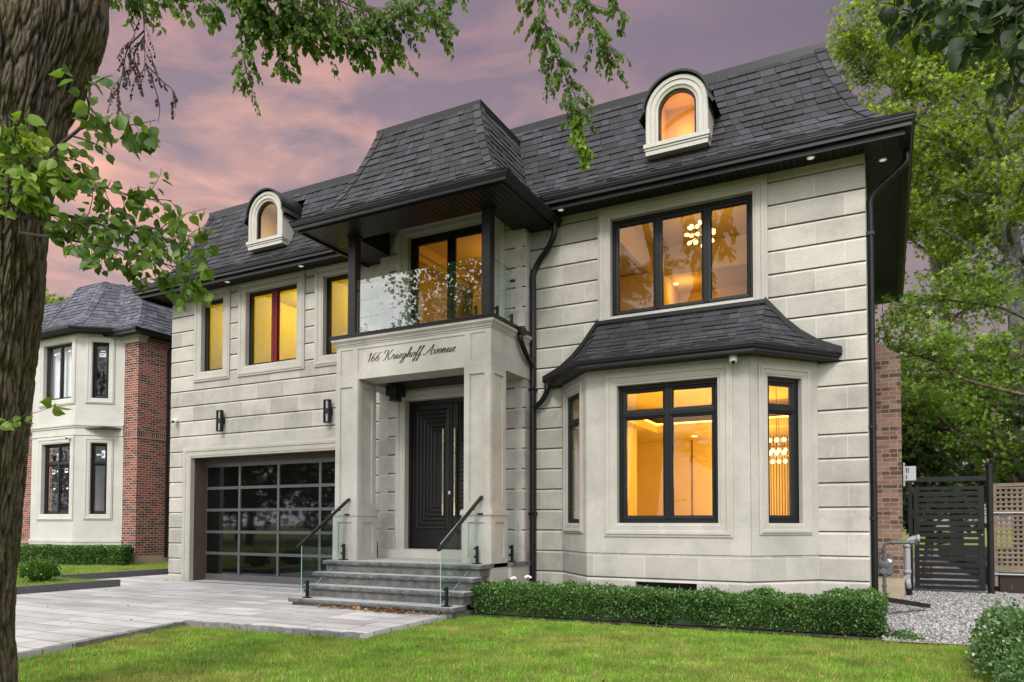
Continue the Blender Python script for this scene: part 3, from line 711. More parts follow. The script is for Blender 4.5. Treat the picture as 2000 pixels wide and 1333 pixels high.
# black posts of the balcony roof
for x in (-9.06, -6.14):
    mb = MB(); mb.box(x, x+.165, 10.72, 10.885, 4.93, 6.9); mb.box(x-.02, x+.185, 10.70, 10.905, 4.93, 4.95); mb.box(x-.02, x+.185, 10.70, 10.905, 6.84, 6.885); mb.build('balcony_post', M['black'], house)

# --- script lettering
GLY = {
 '1': (.8, [[(.05, 1.45), (.4, 2.05), (.4, 1.0), (.4, 0)]]),
 '6': (1.1, [[(.95, 1.95), (.55, 1.75), (.17, .95), (.15, .3), (.45, 0), (.8, .3), (.75, .85), (.45, 1.0), (.2, .7)]]),
 'K': (1.95, [[(.75, 2.1), (.68, 1.2), (.6, .25), (.3, -.05), (.05, .2)], [(-.15, 1.5), (-.05, 2.0), (.35, 2.15), (.75, 1.98)], [(1.75, 1.95), (1.6, 2.15), (1.35, 1.75), (1.0, 1.2), (.68, 1.05)], [(.9, 1.15), (1.12, .8), (1.25, .2), (1.5, 0), (1.9, .3)]]),
 'r': (1.0, [[(0, .3), (.2, .75), (.32, 1.15)], [(.30, 1.0), (.5, .93), (.68, .9), (.66, .25), (.8, 0), (1.05, .3)]]),
 'i': (.7, [[(0, .3), (.3, 1.0)], [(.32, 1.0), (.32, .25), (.45, 0), (.75, .3)], [(.36, 1.42), (.36, 1.52)]]),
 'e': (.78, [[(0, .3), (.4, .5), (.62, .82), (.45, 1.04), (.2, .8), (.14, .35), (.4, 0), (.82, .3)]]),
 'g': (1.0, [[(.75, .85), (.5, 1.03), (.22, .85), (.1, .35), (.3, 0), (.58, .25), (.76, .9)], [(.78, 1.0), (.75, 0), (.62, -.8), (.3, -1.1), (.08, -.8), (.4, -.25), (1.02, .3)]]),
 'h': (1.12, [[(0, .3), (.4, 1.2), (.62, 1.95), (.5, 2.2), (.36, 1.9), (.3, 1.0), (.3, 0)], [(.3, .3), (.58, .92), (.8, 1.0), (.84, .7), (.8, .25), (.95, 0), (1.16, .3)]]),
 'o': (.9, [[(.55, 1.0), (.25, .85), (.12, .4), (.3, .02), (.6, .2), (.7, .65), (.55, 1.0), (.62, .85), (.95, .9)]]),
 'f': (.72, [[(0, .3), (.4, 1.2), (.68, 1.95), (.56, 2.2), (.42, 1.9), (.34, 1.0), (.22, -.6), (.06, -1.0), (-.05, -.8), (.3, -.1), (.72, .3)]]),
 'A': (1.8, [[(-.25, .35), (-.05, 0), (.3, .2), (.75, 1.0), (1.35, 2.15)], [(1.35, 2.15), (1.35, 1.2), (1.35, .2), (1.52, 0), (1.85, .3)], [(.35, .75), (.9, .88), (1.5, .95)]]),
 'v': (1.0, [[(0, .7), (.2, 1.0), (.34, .8), (.34, .3), (.5, 0), (.8, .35), (.88, .8), (.78, 1.05), (1.05, .92)]]),
 'n': (1.12, [[(0, .3), (.28, 1.0), (.3, .9), (.3, 0)], [(.3, .3), (.56, .95), (.76, 1.0), (.8, .72), (.77, .25), (.9, 0), (1.16, .3)]]),
 'u': (1.15, [[(0, .3), (.3, 1.0), (.3, .3), (.45, 0), (.7, .25), (.86, 1.0)], [(.85, 1.0), (.83, .25), (.95, 0), (1.2, .3)]]),
 ' ': (.75, [])}
def lettering(text, x0, x1, zb, xh):
    tot = sum(GLY[c][0] for c in text); sx = (x1-x0)/tot; u = 0; mb = MB()
    for c in text:
        for st in GLY[c][1]:
            P = [Vector((u+x, y)) for x, y in st]; Q = []
            E_ = [P[0]*2-P[1]]+P+[P[-1]*2-P[-2]]
            for i in range(1, len(E_)-2):
                a, b, c_, d = E_[i-1:i+3]
                for k in range(8 if len(P) > 2 else 2):
                    t = k/(8 if len(P) > 2 else 2)
                    Q.append(.5*((2*b)+(-a+c_)*t+(2*a-5*b+4*c_-d)*t*t+(-a+3*b-3*c_+d)*t**3))
            Q.append(P[-1])
            W = [Vector((x0+(q.x+.42*q.y)*sx, zb+q.y*xh)) for q in Q]; L_, R_ = [], []
            for i, w in enumerate(W):
                t = (W[min(i+1, len(W)-1)]-W[max(i-1, 0)]).normalized(); nrm = Vector((-t.y, t.x))
                dn = abs(t.dot(Vector((.38, .92)).normalized())); hw = .0030+.0062*dn**4
                L_.append(w+nrm*hw); R_.append(w-nrm*hw)
            n = len(W); vs = [PF.pt(p.x, d, p.y) for d in (-.012, -.008) for p in L_+R_]
            fs = []
            for i in range(n-1):
                fs += [(2*n+i, 2*n+i+1, 3*n+i+1, 3*n+i), (i, i+1, 2*n+i+1, 2*n+i), (n+i, n+i+1, 3*n+i+1, 3*n+i)]
            mb.add(vs, fs)
        u += GLY[c][0]
    return mb.build('address_lettering', M['ink'], house)
lettering('166 Krieghoff Avenue', -8.53, -6.62, 4.385, .082)

# --- roofs
PROF = [(0, 7.20), (.055, 7.255), (.26, 7.385), (.42, 7.58), (.56, 7.86), (.72, 8.30), (.885, 8.85), (1.0, 9.30)]
PROF = [(h, z) for h, z in PROF]; SB = 1.27
E_ = [(XL-OV, YW-OV), (XR+OV, YW-OV), (XR+OV, 20.86), (XL-OV, 20.86)]
T_ = [(XL-OV+SB, YW-OV+SB), (XR+OV-SB, YW-OV+SB), (XR+OV-SB, 20.86-SB), (XL-OV+SB, 20.86-SB)]
mb, cp = MB(), []
PX0, PX1, PY0, PSB = -9.86, -5.275, 9.995, 1.16
DOR = [(-12.56, 'left'), (-3.09, 'right')]
roof_face(mb, E_[0], E_[1], T_[0], T_[1], PROF, cap_mb=cp, hips=(0, 1), cuts=[cx for cx, _ in DOR])
roof_face(mb, E_[1], E_[2], T_[1], T_[2], PROF, cap_mb=cp, hips=(0,)); roof_face(mb, E_[3], E_[0], T_[3], T_[0], PROF, cap_mb=cp, hips=(1,)); roof_face(mb, E_[2], E_[3], T_[2], T_[3], PROF, tabs=False)
mr = mb.build('main_roof', M['shingle'], house)
mr['label'] = 'long black mansard roof with bell-cast eaves'
[q.build('hip_cap', M['shingle'], mr) for q in cp]
mb = MB(); mb.box(T_[0][0]-.02, T_[1][0]+.02, T_[0][1]-.02, T_[2][1]+.02, 9.30, 9.352)
mb.box(T_[0][0]-.035, T_[1][0]+.035, T_[0][1]-.035, T_[0][1]-.02, 9.20, 9.36); mb.box(T_[1][0]+.02, T_[1][0]+.035, T_[0][1]-.02, T_[2][1]+.02, 9.20, 9.36); mb.box(T_[0][0]-.035, T_[0][0]-.02, T_[0][1]-.02, T_[2][1]+.02, 9.20, 9.36)
mb.build('roof_edge_flashing', M['gutter'], mr)
# porch roof
PP = [(h, 7.0+(z-7.2)*.94) for h, z in PROF]; PT = (PX0+PSB, PX1-PSB, PY0+PSB)
mb, cp = MB(), []; YV = 13.2
roof_face(mb, (PX0, PY0), (PX1, PY0), (PT[0], PT[2]), (PT[1], PT[2]), PP, cap_mb=cp, hips=(0, 1))
roof_face(mb, (PX1, PY0), (PX1, YV), (PT[1], PT[2]), (PT[1], YV), PP, cap_mb=cp, hips=(0,)); roof_face(mb, (PX0, YV), (PX0, PY0), (PT[0], YV), (PT[0], PT[2]), PP, cap_mb=cp, hips=(1,))
pr = mb.build('porch_roof', M['shingle'], house); [q.build('hip_cap', M['shingle'], pr) for q in cp]; ZT = PP[-1][1]
mb = MB(); mb.box(PT[0]-.01, PT[1]+.01, PT[2]-.01, YV, ZT-.01, ZT+.048)
mb.box(PT[0]-.03, PT[1]+.03, PT[2]-.03, PT[2]-.01, ZT-.08, ZT+.055); mb.box(PT[1]+.01, PT[1]+.03, PT[2]-.01, YV, ZT-.08, ZT+.055); mb.box(PT[0]-.03, PT[0]-.01, PT[2]-.01, YV, ZT-.08, ZT+.055)
mb.build('roof_edge_flashing', M['gutter'], pr)
# bay roof
be = [(-5.64, YW), (-4.45, 10.87), (-1.68, 10.87), (-.59, YW)]; bt = [(-4.56, YW), (-1.71, YW)]
BP = [(0, 4.05), (.08, 4.085), (.30, 4.20), (.52, 4.38), (.72, 4.60), (.88, 4.82), (1.0, 4.98)]
mb = MB()
roof_face(mb, be[1], be[2], bt[0], bt[1], BP); roof_face(mb, be[0], be[1], (bt[0][0]-.01, YW), bt[0], BP); roof_face(mb, be[2], be[3], bt[1], (bt[1][0]+.01, YW), BP)
bo = mb.build('bay_roof', M['shingle'], house)
mb = MB()
for e, tp, sg in ((be[0], bt[0], -1), (be[3], bt[1], 1)):
    pth = [((e[0]+(tp[0]-e[0])*h+sg*.0, YW, z), (0, -1, 0), (0, 0, 1)) for h, z in BP]
    mb.sweep(pth, [(0, -.03), (.085, -.03), (.085, .075), (.07, .085), (0, .085)])
mb.box(bt[0][0]-.03, bt[1][0]+.03, YW-.09, YW-.001, 4.955, 5.02)
mb.build('wall_flashing', M['gutter'], bo)
mb = MB(); gutter(mb, be, 4.05); mb.build('bay_gutter', M['gutter'], bo)
mb = MB()
poly = [be[0], be[1], be[2], be[3]]
mb.add([(x, y+.03, 3.945) for x, y in poly]+[(x, y+.03, 3.93) for x, y in poly], [(0, 1, 2, 3), (4, 5, 6, 7), (0, 1, 5, 4), (1, 2, 6, 5), (2, 3, 7, 6)]); mb.build('bay_soffit', M['soffit'], bo)

# --- gutters and soffits
mb = MB()
gutter(mb, [(XL-OV, 20.86), (XL-OV, YW-OV), (PX0+.1, YW-OV)], Z_EAVE); gutter(mb, [(PX1-.1, YW-OV), (XR+OV, YW-OV), (XR+OV, 20.86)], Z_EAVE)
gutter(mb, [(PX0, YW-.02), (PX0, PY0), (PX1, PY0), (PX1, YW-.02)], 7.0)
# fascia below
for a, b in (((XL-OV+.12, YW-OV+.12), (PX0, YW-OV+.14)), ((PX1, YW-OV+.12), (XR+OV-.12, YW-OV+.14)), ((XR+OV-.14, YW-OV+.14), (XR+OV-.12, 20.8)), ((XL-OV+.12, YW-OV+.14), (XL-OV+.14, 20.8))): mb.box(a[0], b[0], a[1], b[1], 6.99, 7.19)
for a, b in (((PX0+.12, PY0+.12), (PX1-.12, PY0+.14)), ((PX1-.14, PY0+.14), (PX1-.12, YW-.02)), ((PX0+.12, PY0+.14), (PX0+.14, YW-.02))): mb.box(a[0], b[0], a[1], b[1], 6.84, 6.99)
mb.build('eave_gutter', M['gutter'], house)
mb = MB(); ZS = 7.075
planks(mb, XL-OV+.14, PX0+.1, YW-OV+.14, YW-.001, ZS); planks(mb, PX1-.1, XR+OV-.14, YW-OV+.14, YW-.001, ZS)
planks(mb, XR+.001, XR+OV-.14, YW, 20.8, ZS, 'x'); planks(mb, XL-OV+.14, XL-.001, YW, 20.8, ZS, 'x')
ZP = 6.88
planks(mb, PX0+.14, PX1-.14, PY0+.14, 10.93, ZP); planks(mb, PX0+.14, -9.0, 10.93, YW-.02, ZP, 'x'); planks(mb, -6.15, PX1-.14, 10.93, YM-.002, ZP, 'x'); planks(mb, -5.90, PX1-.14, YM-.002, YW-.003, ZP, 'x')
mb.box(-9.04, -9.001, 10.93, YM-.003, ZP+.05, 7.5); mb.box(-6.149, -6.11, 10.93, YM-.003, ZP+.05, 7.5); mb.box(-9.0, -6.15, 10.891, 10.929, ZP+.05, 7.5); mb.box(-9.0, -6.15, 10.93, YM-.003, 7.45, 7.5)
mb.build('soffit', M['soffit'], house)

# --- dormers
def arch(cx, hw, z0, zs, r, n=18):
    """open outline: up the left leg, over, down the right; half-width hw, radius r at spring zs"""
    P = [(cx-r, z0), (cx-r, zs)]
    for k in range(1, n): a = PI-PI*k/n; P.append((cx+r*math.cos(a), zs+r*math.sin(a)))
    return P+[(cx+r, zs), (cx+r, z0)]
def dormer(cx, side):
    yf = 12.03; zs, z0 = 8.47, 7.74; ro, ri = .53, .325; n = 18
    fr = Fr(0, yf); mb = MB()
    # face ring with moulding from opening out to edge, arched
    prof = [(ri, -.12), (ri, .0), (ri+.03, .012), (ri+.05, .035), (ri+.12, .035), (ri+.13, .055), (ro-.02, .06), (ro, .045), (ro, -.12)]
    rings = []
    for i, p in enumerate(arch(cx, 0, z0+.12, zs, 1.0, n)):
        ring_ = []
        for r, d in prof:
            q = arch(cx, 0, z0+.12, zs, r, n)[i]; ring_.append(fr.pt(q[0], d, q[1]))
        rings.append(ring_)
    k = len(prof); vs = [p for r in rings for p in r]; fs = [(i*k+j, i*k+j+1, (i+1)*k+j+1, (i+1)*k+j) for i in range(len(rings)-1) for j in range(k-1)]
    mb.add(vs, fs)
    # sill
    mb.fbox(fr, cx-ro-.03, cx+ro+.03, -.12, .09, z0+.10, z0+.17); mb.fbox(fr, cx-ro-.015, cx+ro+.015, -.12, .07, z0+.06, z0+.10); mb.fbox(fr, cx-ro, cx+ro, -.12, .055, z0-.02, z0+.06)
    # cheeks
    for sx in (-1, 1):
        x = cx+sx*ro
        mb.add([(x, yf+.115, z0), (x, yf+.115, zs+.02), (x, 13.2, zs+.02), (x, 13.2, z0)], [(0, 1, 2, 3)])
        mb.add([(x-sx*.03, yf+.115, z0), (x-sx*.03, yf+.115, zs+.05), (x-sx*.03, 13.2, zs+.05), (x-sx*.03, 13.2, z0)], [(0, 1, 2, 3)])
    d = mb.build('dormer', M['cream'], house)
    # curved metal roof: wider, low flare at the springing
    rf = MB(); A = [(cx-ro-.12, zs-.09), (cx-ro-.03, zs+.06)]
    for q in range(1, n): a = PI-PI*q/n; A.append((cx+(ro+.045)*math.cos(a), zs+(ro+.035)*math.sin(a)+.02))
    A += [(cx+ro+.03, zs+.06), (cx+ro+.12, zs-.09)]
    def side_(y): return [(x, y, z) for x, z in A]+[(x*1.0+(cx-x)*.05, y, z-.035) for x, z in A]
    v0, v1 = side_(yf-.11), side_(13.0); na = len(A)
    fs = [(i, i+1, 2*na+i+1, 2*na+i) for i in range(na-1)]+[(na+i, na+i+1, 3*na+i+1, 3*na+i) for i in range(na-1)]+[(i, i+1, na+i+1, na+i) for i in range(na-1)]
    rf.add(v0+v1, fs); rf.build('dormer_roof', M['gutter'], d)
    wf = MB(); ra, rb = ri, ri-.035; vs = []; O = arch(cx, 0, z0+.17, zs, ra, n); I = arch(cx, 0, z0+.205, zs, rb, n)
    for dd in (-.03, -.10): vs += [fr.pt(x, dd, z) for x, z in O]+[fr.pt(x, dd, z) for x, z in I]
    q = len(O); fs = []
    for i in range(q-1): fs += [(i, i+1, q+i+1, q+i), (q+i, q+i+1, 3*q+i+1, 3*q+i)]
    fs.append((0, q-1, 2*q-1, q)); wf.add(vs, fs); w = wf.build('window', M['frame'], d)
    g = MB(); g.add([fr.pt(x, -.07, z) for x, z in I], [tuple(range(len(I)))]); g.build('pane', M['glass'], d, recalc=False)
    # lit attic room behind
    rm = MB(); rm.box(cx-.37, cx+.37, yf+.125, 12.7, 7.85, 8.84); b = rm.build('attic_room', M['wallin'], d)
    me = b.data; import bmesh
    bm = bmesh.new(); bm.from_mesh(me); bm.faces.ensure_lookup_table()
    bmesh.ops.delete(bm, geom=[f for f in bm.faces if f.calc_center_median().y < yf+.2], context='FACES'); bm.to_mesh(me); bm.free()
    l = bpy.data.lights.new('dormer_lamp', 'POINT'); l.energy = 3.0 if side == 'right' else .55; l.color = (1, .36, .03) if side == 'right' else (1., .50, .22); l.shadow_soft_size = .1
    lo = bpy.data.objects.new('dormer_lamp', l); lo.location = (cx, 12.5, 8.4 if side == 'right' else 8.0); COL.objects.link(lo); lo.parent = d
    d['label'] = 'arched cream dormer brightly lit orange' if side == 'right' else 'arched cream dormer with dim pinkish glass'
for cx, sd in DOR: dormer(cx, sd)

# --- downspouts
def downspout(pts, r=.045, bands=()):
    mb = MB(); mb.tube(pts, r, 10)
    for p in bands: mb.box(p[0]-r-.008, p[0]+r+.008, p[1]-r-.008, p[1]+r+.008, p[2]-.025, p[2]+.025)
    return mb.build('downspout', M['gutter'], house, smooth=False)
def curve(pts, n=6):
    P = [Vector(p) for p in pts]; Q = []; X = [P[0]*2-P[1]]+P+[P[-1]*2-P[-2]]
    for i in range(1, len(X)-2):
        a, b, c, d = X[i-1:i+3]
        for k in range(n):
            t = k/n; Q.append(.5*((2*b)+(-a+c)*t+(2*a-5*b+4*c-d)*t*t+(-a+3*b-3*c+d)*t**3))
    return Q+[P[-1]]
xd = -5.83; yd = YW-.075
downspout(curve([(-5.33, 11.98, 6.92), (-5.33, 11.98, 6.72), (-5.45, 12.02, 6.50), (-5.72, yd, 6.28), (xd, yd, 6.05), (xd, yd, 5.8)])+[Vector((xd, yd, .0))], .055, [(xd, yd, 3.9), (xd, yd, 1.6)])
downspout(curve([(-5.80, 11.55, 4.86), (-5.80, 11.55, 4.70), (-5.80, 11.75, 4.50), (-5.82, 12.03, 4.36)]), .05)
downspout(curve([(-5.52, 12.06, 3.95), (-5.52, 12.06, 3.85), (-5.62, 12.08, 3.68), (-5.80, 12.11, 3.55)]), .05)
ys = 12.42; xs = XR+.06
downspout(curve([(XR+OV-.1, ys, 7.07), (XR+OV-.1, ys, 6.92), (XR+OV-.25, ys, 6.78), (xs+.08, ys, 6.55), (xs, ys, 6.42), (xs, ys, 6.2)])+[Vector((xs, ys, .25))], .05, [(xs, ys, 5.9), (xs, ys, 2.9), (xs, ys, 1.5)])
mb = MB(); mb.box(-5.86, -5.74, 11.45, 11.66, 4.80, 4.92); mb.build('scupper_box', M['gutter'], house)

# --- chimney breast of brown brick on the right side wall
mb = MB(); mb.add([(XR, 16.15, .36), (.26, 16.15, .36), (.26, 16.15, 4.74), (XR, 16.15, 5.12), (XR, 17.6, .36), (.26, 17.6, .36), (.26, 17.6, 4.74), (XR, 17.6, 5.12)], [(0, 1, 2, 3), (4, 5, 6, 7), (1, 5, 6, 2), (3, 2, 6, 7), (0, 1, 5, 4), (0, 3, 7, 4)])
ch = mb.build('chimney_breast', M['brownbrick'], house)
mb = MB(); mb.box(XR, .275, 16.13, 17.62, -.1, .357); mb.build('chimney_plinth', M['concrete'], ch)

# --- rooms behind the windows (shells open to the window side)
def room(x0, x1, y0, y1, z0, z1, wall='wallin', ceil='ceilin', open_front=True, name='room'):
    mb = MB(); mb.cur = 0
    mb.add([(x0, y0, z0), (x0, y1, z0), (x0, y1, z1), (x0, y0, z1)], [(0, 1, 2, 3)]); mb.add([(x1, y0, z0), (x1, y1, z0), (x1, y1, z1), (x1, y0, z1)], [(0, 1, 2, 3)])
    mb.add([(x0, y1, z0), (x1, y1, z0), (x1, y1, z1), (x0, y1, z1)], [(0, 1, 2, 3)])
    mb.cur = 1; mb.add([(x0, y0, z1), (x1, y0, z1), (x1, y1, z1), (x0, y1, z1)], [(0, 1, 2, 3)])
    mb.cur = 2; mb.add([(x0, y0, z0), (x1, y0, z0), (x1, y1, z0), (x0, y1, z0)], [(0, 1, 2, 3)])
    return mb.build(name, [M[wall], M[ceil], M['floorin']], house, recalc=False)
def lamp(x, y, z, e, col=WARM, r=.12):
    l = bpy.data.lights.new('room_lamp', 'POINT'); l.energy = e; l.color = col; l.shadow_soft_size = r
    o = bpy.data.objects.new('room_lamp', l); o.location = (x, y, z); COL.objects.link(o); o.parent = house
# upper right bedroom: tray ceiling with dropped border
rm = room(-5.3, -.6, YW+.23, 17.0, 4.35, 7.5, name='bedroom')
mb = MB()
mb.box(-5.29, -4.55, YW+.25, 16.99, 6.88, 7.49); mb.box(-1.35, -.61, YW+.25, 16.99, 6.88, 7.49); mb.box(-4.549, -1.351, 15.6, 16.99, 6.86, 7.49)
mb.box(-5.29, -4.32, 15.2, 16.98, 4.36, 6.85)
mb.build('tray_ceiling', M['ceilin'], rm)
mb = MB(); mb.box(-3.05, -2.35, 16.93, 16.97, 4.36, 6.05); mb.build('dark_doorway', M['roomdark'], rm)  # flat dark panel painted for the unlit opening
mb = MB(); mb.fbox(Fr(0, 16.99), -4.20, -4.0, .0, .03, 5.35, 5.62); mb.build('wall_vent', M['ceilin'], rm); mb = MB(); mb.fbox(Fr(0, 15.19), -4.9, -4.84, 0, .02, 4.4, 6.1); mb.build('corner_trim', M['ceilin'], rm)
mb = MB(); ring(mb, Fr(0, 16.99), -3.05, -2.35, 4.36, 6.05, [(0, .0), (0, .08), (.13, .08), (.13, 0)]); mb.build('door_casing', M['ceilin'], rm)
lamp(-3.1, 14.0, 6.5, 15); lamp(-3.95, 16.1, 6.55, 6)
# dining room in the bay
rm = room(-5.85, -.55, YW+.243, 17.4, .95, 4.0, name='dining_room')
mb = MB(); mb.box(-5.84, -4.5, YW+.25, 17.39, 3.42, 3.58); mb.box(-1.3, -.56, YW+.25, 17.39, 3.42, 3.58); mb.box(-4.499, -1.301, 15.7, 17.39, 3.42, 3.58)
for zz in (.94, 3.72): mb.add([(BAYX[0]+.02, YW+.242, zz), (BAYX[0]+.2, YW+.04, zz), (BAYX[1]+.12, YB+.22, zz), (BAYX[2]-.12, YB+.22, zz), (BAYX[3]-.2, YW+.04, zz), (BAYX[3]-.02, YW+.242, zz)], [(0, 1, 2, 3, 4, 5)])
mb.box(-5.3, -4.75, 14.4, 15.0, .96, 3.42); mb.build('cove_ceiling', M['ceilin'], rm)
mb = MB(); mb.box(-4.56, -4.52, 12.4, 15.9, 3.60, 3.63); mb.box(-4.5, -1.3, 15.72, 15.76, 3.60, 3.63); mb.box(-1.28, -1.24, 12.4, 15.9, 3.60, 3.63); mb.build('cove_strip', M['cove'], rm)
mb = MB()
for x in (-4.15, -3.62, -3.0, -2.78): mb.box(x, x+.018, 17.375, 17.398, .96, 3.42)
x = -2.72
while x < -1.4: mb.box(x, x+.014, 17.38, 17.399, .96, 3.42); x += .06
mb.build('panel_joints', M['linein'], rm)
lamp(-2.4, 15.4, 2.6, 85, (1., .55, .06)); lamp(-3.6, 13.4, 3.0, 50, (1., .55, .06)); lamp(-2.9, 16.4, 2.2, 26, (1., .60, .07))  # rear lamp added to lighten the back wall
# balcony room and the three yellow rooms
rm = room(-9.15, -6.0, YM+.23, 16.5, 4.9, 7.36, name='landing_room')
mb = MB(); mb.box(-9.14, -8.85, YM+.25, 16.4, 7.05, 7.35); mb.box(-8.849, -8.75, YM+.25, 16.4, 7.15, 7.35); mb.box(-8.6, -8.2, 14.6, 16.4, 4.9, 7.0); mb.build('crown_moulding', M['ceilin'], rm)
mb = MB(); mb.box(-6.98, -6.955, 12.9, 12.925, 4.95, 6.30); mb.build('led_strip', M['ledstrip'], rm)
lamp(-7.3, 13.8, 6.7, 13)
rm = room(-15.7, -9.5, YW+.23, 15.6, 4.3, 7.05, wall='yellowin', ceil='yellowin', name='yellow_room')
for x in (-13.78, -11.42):
    mb = MB(); mb.box(x, x+.1, YW+.25, 15.59, 4.31, 7.04); mb.build('partition_wall', M['yellowin'], rm)
for x, e in ((-14.8, 13), (-12.6, 24), (-10.5, 17)): lamp(x, 13.9, 6.75, e, YEL)
for x in (-14.9, -13.0):
    mb = MB(); mb.tube([(x, 14.6, 7.04), (x, 14.6, 7.02)], .05, 12); mb.build('ceiling_spot', M['glow'], rm)
for p in ((-4.2, 15.0, 6.99), ):
    mb = MB(); mb.tube([(p[0], 16.2, 6.858), (p[0], 16.2, 6.84)], .05, 12); mb.build('ceiling_spot', M['glow'], house)
for x in (-3.9, -3.3):
    mb = MB(); mb.tube([(x, 16.6, 3.418), (x, 16.6, 3.405)], .06, 12); mb.build('ceiling_spot', M['glow'], house)

# ------------------------------------------------------------------ front steps
steps = thing('front_steps', 'grey granite front steps with four rock-faced treads below the black entrance door', 'steps')
SX0, SX1 = -9.17, -5.90
LV = [(.125, 9.42, 9.83), (.33, 9.76, 10.07), (.535, 10.01, 10.34), (.735, 10.27, YM-.01)]
def rough_slab(mb, x0, x1, y0, y1, z0, z1, seed):
    rg = random.Random(seed); n = int((x1-x0)/.055); front = []
    for i in range(n+1):
        x = x0+(x1-x0)*i/n; j = [rg.uniform(-.010, .004) for _ in range(3)]
        front.append([(x, y0+.004, z1), (x, y0+j[0], z1-.012), (x, y0-.004+j[1], (z0+z1)/2), (x, y0+j[2]+.006, z0)])
    vs = [p for r in front for p in r]; fs = [(i*4+k, i*4+k+1, i*4+k+5, i*4+k+4) for i in range(n) for k in range(3)]
    b = len(vs); vs += [(x0, y1, z1), (x1, y1, z1), (x0, y1, z0), (x1, y1, z0)]
    fs += [(0, 1, 2, 3, b+2, b), (n*4, b+1, b+3, n*4+3, n*4+2, n*4+1), (3, *[i*4+3 for i in range(1, n+1)], b+3, b+2)]
    mb.add(vs, fs)
    top = (tuple([(x0, y1, z1), (x1, y1, z1)]), [r[0] for r in front]); return top
for k, (z, y0, y1) in enumerate(LV):
    x0, x1 = SX0-.05+.0*k, SX1+(.02 if k < 3 else .02)
    mb = MB(); mb.cur = 1; rough_slab(mb, x0, x1, y0, y1, z-.07, z-.004, k+3)
    mb.cur = 0; mb.add([(x0, y0+.006, z-.0035), (x1, y0+.006, z-.0035), (x1, y1, z-.0035), (x0, y1, z-.0035)], [(0, 1, 2, 3)])
    mb.build('tread', [M['tread'], M['granite']], steps, recalc=False)
    mb = MB(); mb.box(x0+.05, x1-.05, y0+.05, max(y1, y0+.5), -.1 if k == 0 else LV[k-1][0]-.004, z-.071); mb.build('riser', M['granite'], steps)
mb = MB(); mb.box(-9.34, SX1+.02, YP+.1, YM-.012, .665, .7305); mb.box(SX1+.02, -5.78, YP+.58, YM-.012, .665, .731); mb.build('landing_slab', M['granite'], steps)
mb = MB(); mb.box(-9.25, -5.885, YP+.02, YM-.013, -.1, .664); mb.box(-5.884, -5.81, YP+.60, YM-.013, -.1, .664); mb.build('landing_plinth', M['trim'], steps)

# ------------------------------------------------------------------ glass railings
def clamp_post(parent, x, y, z, face='x', s=1, h=.30):
    mb = MB(); mb.box(x-.07, x+.07, y-.05, y+.05, z, z+.014); mb.box(x-.021, x+.021, y-.021, y+.021, z+.014, z+h)
    for q in (z+h*.40, z+h*.86):
        if face == 'x': mb.tube([(x, y, q), (x+s*.055, y, q)], .021, 10)
        else: mb.tube([(x, y, q), (x, y+s*.055, q)], .021, 10)
    return mb.build('clamp_post', M['black'], parent)
def pane_poly(parent, pts, thick, axis, mat):
    """real 12 mm sheet: pts polygon in plane, extruded along axis"""
    e = Vector(thick); a = [Vector(p)-e*.5 for p in pts]; b = [Vector(p)+e*.5 for p in pts]; n = len(pts); mb = MB()
    mb.add([tuple(p) for p in a+b], [tuple(range(n)), tuple(range(2*n-1, n-1, -1))]); mb.cur = 1
    mb.add([tuple(p) for p in a+b], [(i, (i+1) % n, n+(i+1) % n, n+i) for i in range(n)])
    return mb.build('glass_pane', [M[mat], M['glass_edge']], parent)
def stair_rail(x, label, s):
    t = thing('glass_railing', label, 'railing', 'sloping glass railings of the front steps')
    pane_poly(t, [(x, 9.48, .135), (x, 9.48, 1.10), (x, YP-.03, 1.80), (x, YP-.03, .80), (x, 10.50, .745)], (.012, 0, 0), 'x', 'glass_clear')
    clamp_post(t, x+s*.06, 9.56, .125, 'x', -s); clamp_post(t, x+s*.06, 10.50, .735, 'x', -s)
    mb = MB(); a, b = Vector((x+s*.075, 9.30, 1.0)), Vector((x+s*.075, YP+.0, 1.86)); d = (b-a).normalized(); up = Vector((0, -d.z, d.y)); 
    mb.sweep([(a, (1, 0, 0), up), (b, (1, 0, 0), up)], [(-.024, -.02), (.024, -.02), (.024, .02), (-.024, .02)])
    for f in (.22, .8):
        p = a.lerp(b, f); mb.tube([p-up*.02, p-up*.06, p-up*.06-Vector((s*.075, 0, 0))], .008, 6)
    mb.build('handrail', M['black'], t)
    mb = MB(); mb.box(x+s*.03, x+s*.13, YP-.075, YP-.05, 1.555, 1.585); mb.build('wall_clip', M['black'], t)
stair_rail(-8.98, 'sloping glass panel with black handrail on the garage side of the front steps', 1)
stair_rail(-6.14, 'sloping glass panel with black handrail beside the boxwood hedge end of the steps', 1)
for x, lab, s in ((-9.18, 'short upright glass panel on the landing behind the pillar nearer the garage', 1), (-5.95, 'short upright glass panel on the landing between pillar and downspout', -1)):
    t = thing('glass_railing', lab, 'railing', 'short glass panels at the landing sides')
    pane_poly(t, [(x, YP+.56, .80), (x, YP+.56, 1.75), (x, 11.60 if s < 0 else YM-.08, 1.75), (x, 11.60 if s < 0 else YM-.08, .80)], (.012, 0, 0), 'x', 'glass_clear')
    clamp_post(t, x+(.06 if s > 0 else .07), 11.72 if s > 0 else 11.38, .735, 'x', -1)
ZB0, ZB1 = 4.985, 6.02
t = thing('glass_balustrade', 'clear glass balustrade across the front of the balcony, reflecting trees and sky', 'balustrade')
pane_poly(t, [(-8.885, 10.80, ZB0), (-6.15, 10.80, ZB0), (-6.15, 10.80, ZB1), (-8.885, 10.80, ZB1)], (0, .012, 0), 'y', 'glass_front')
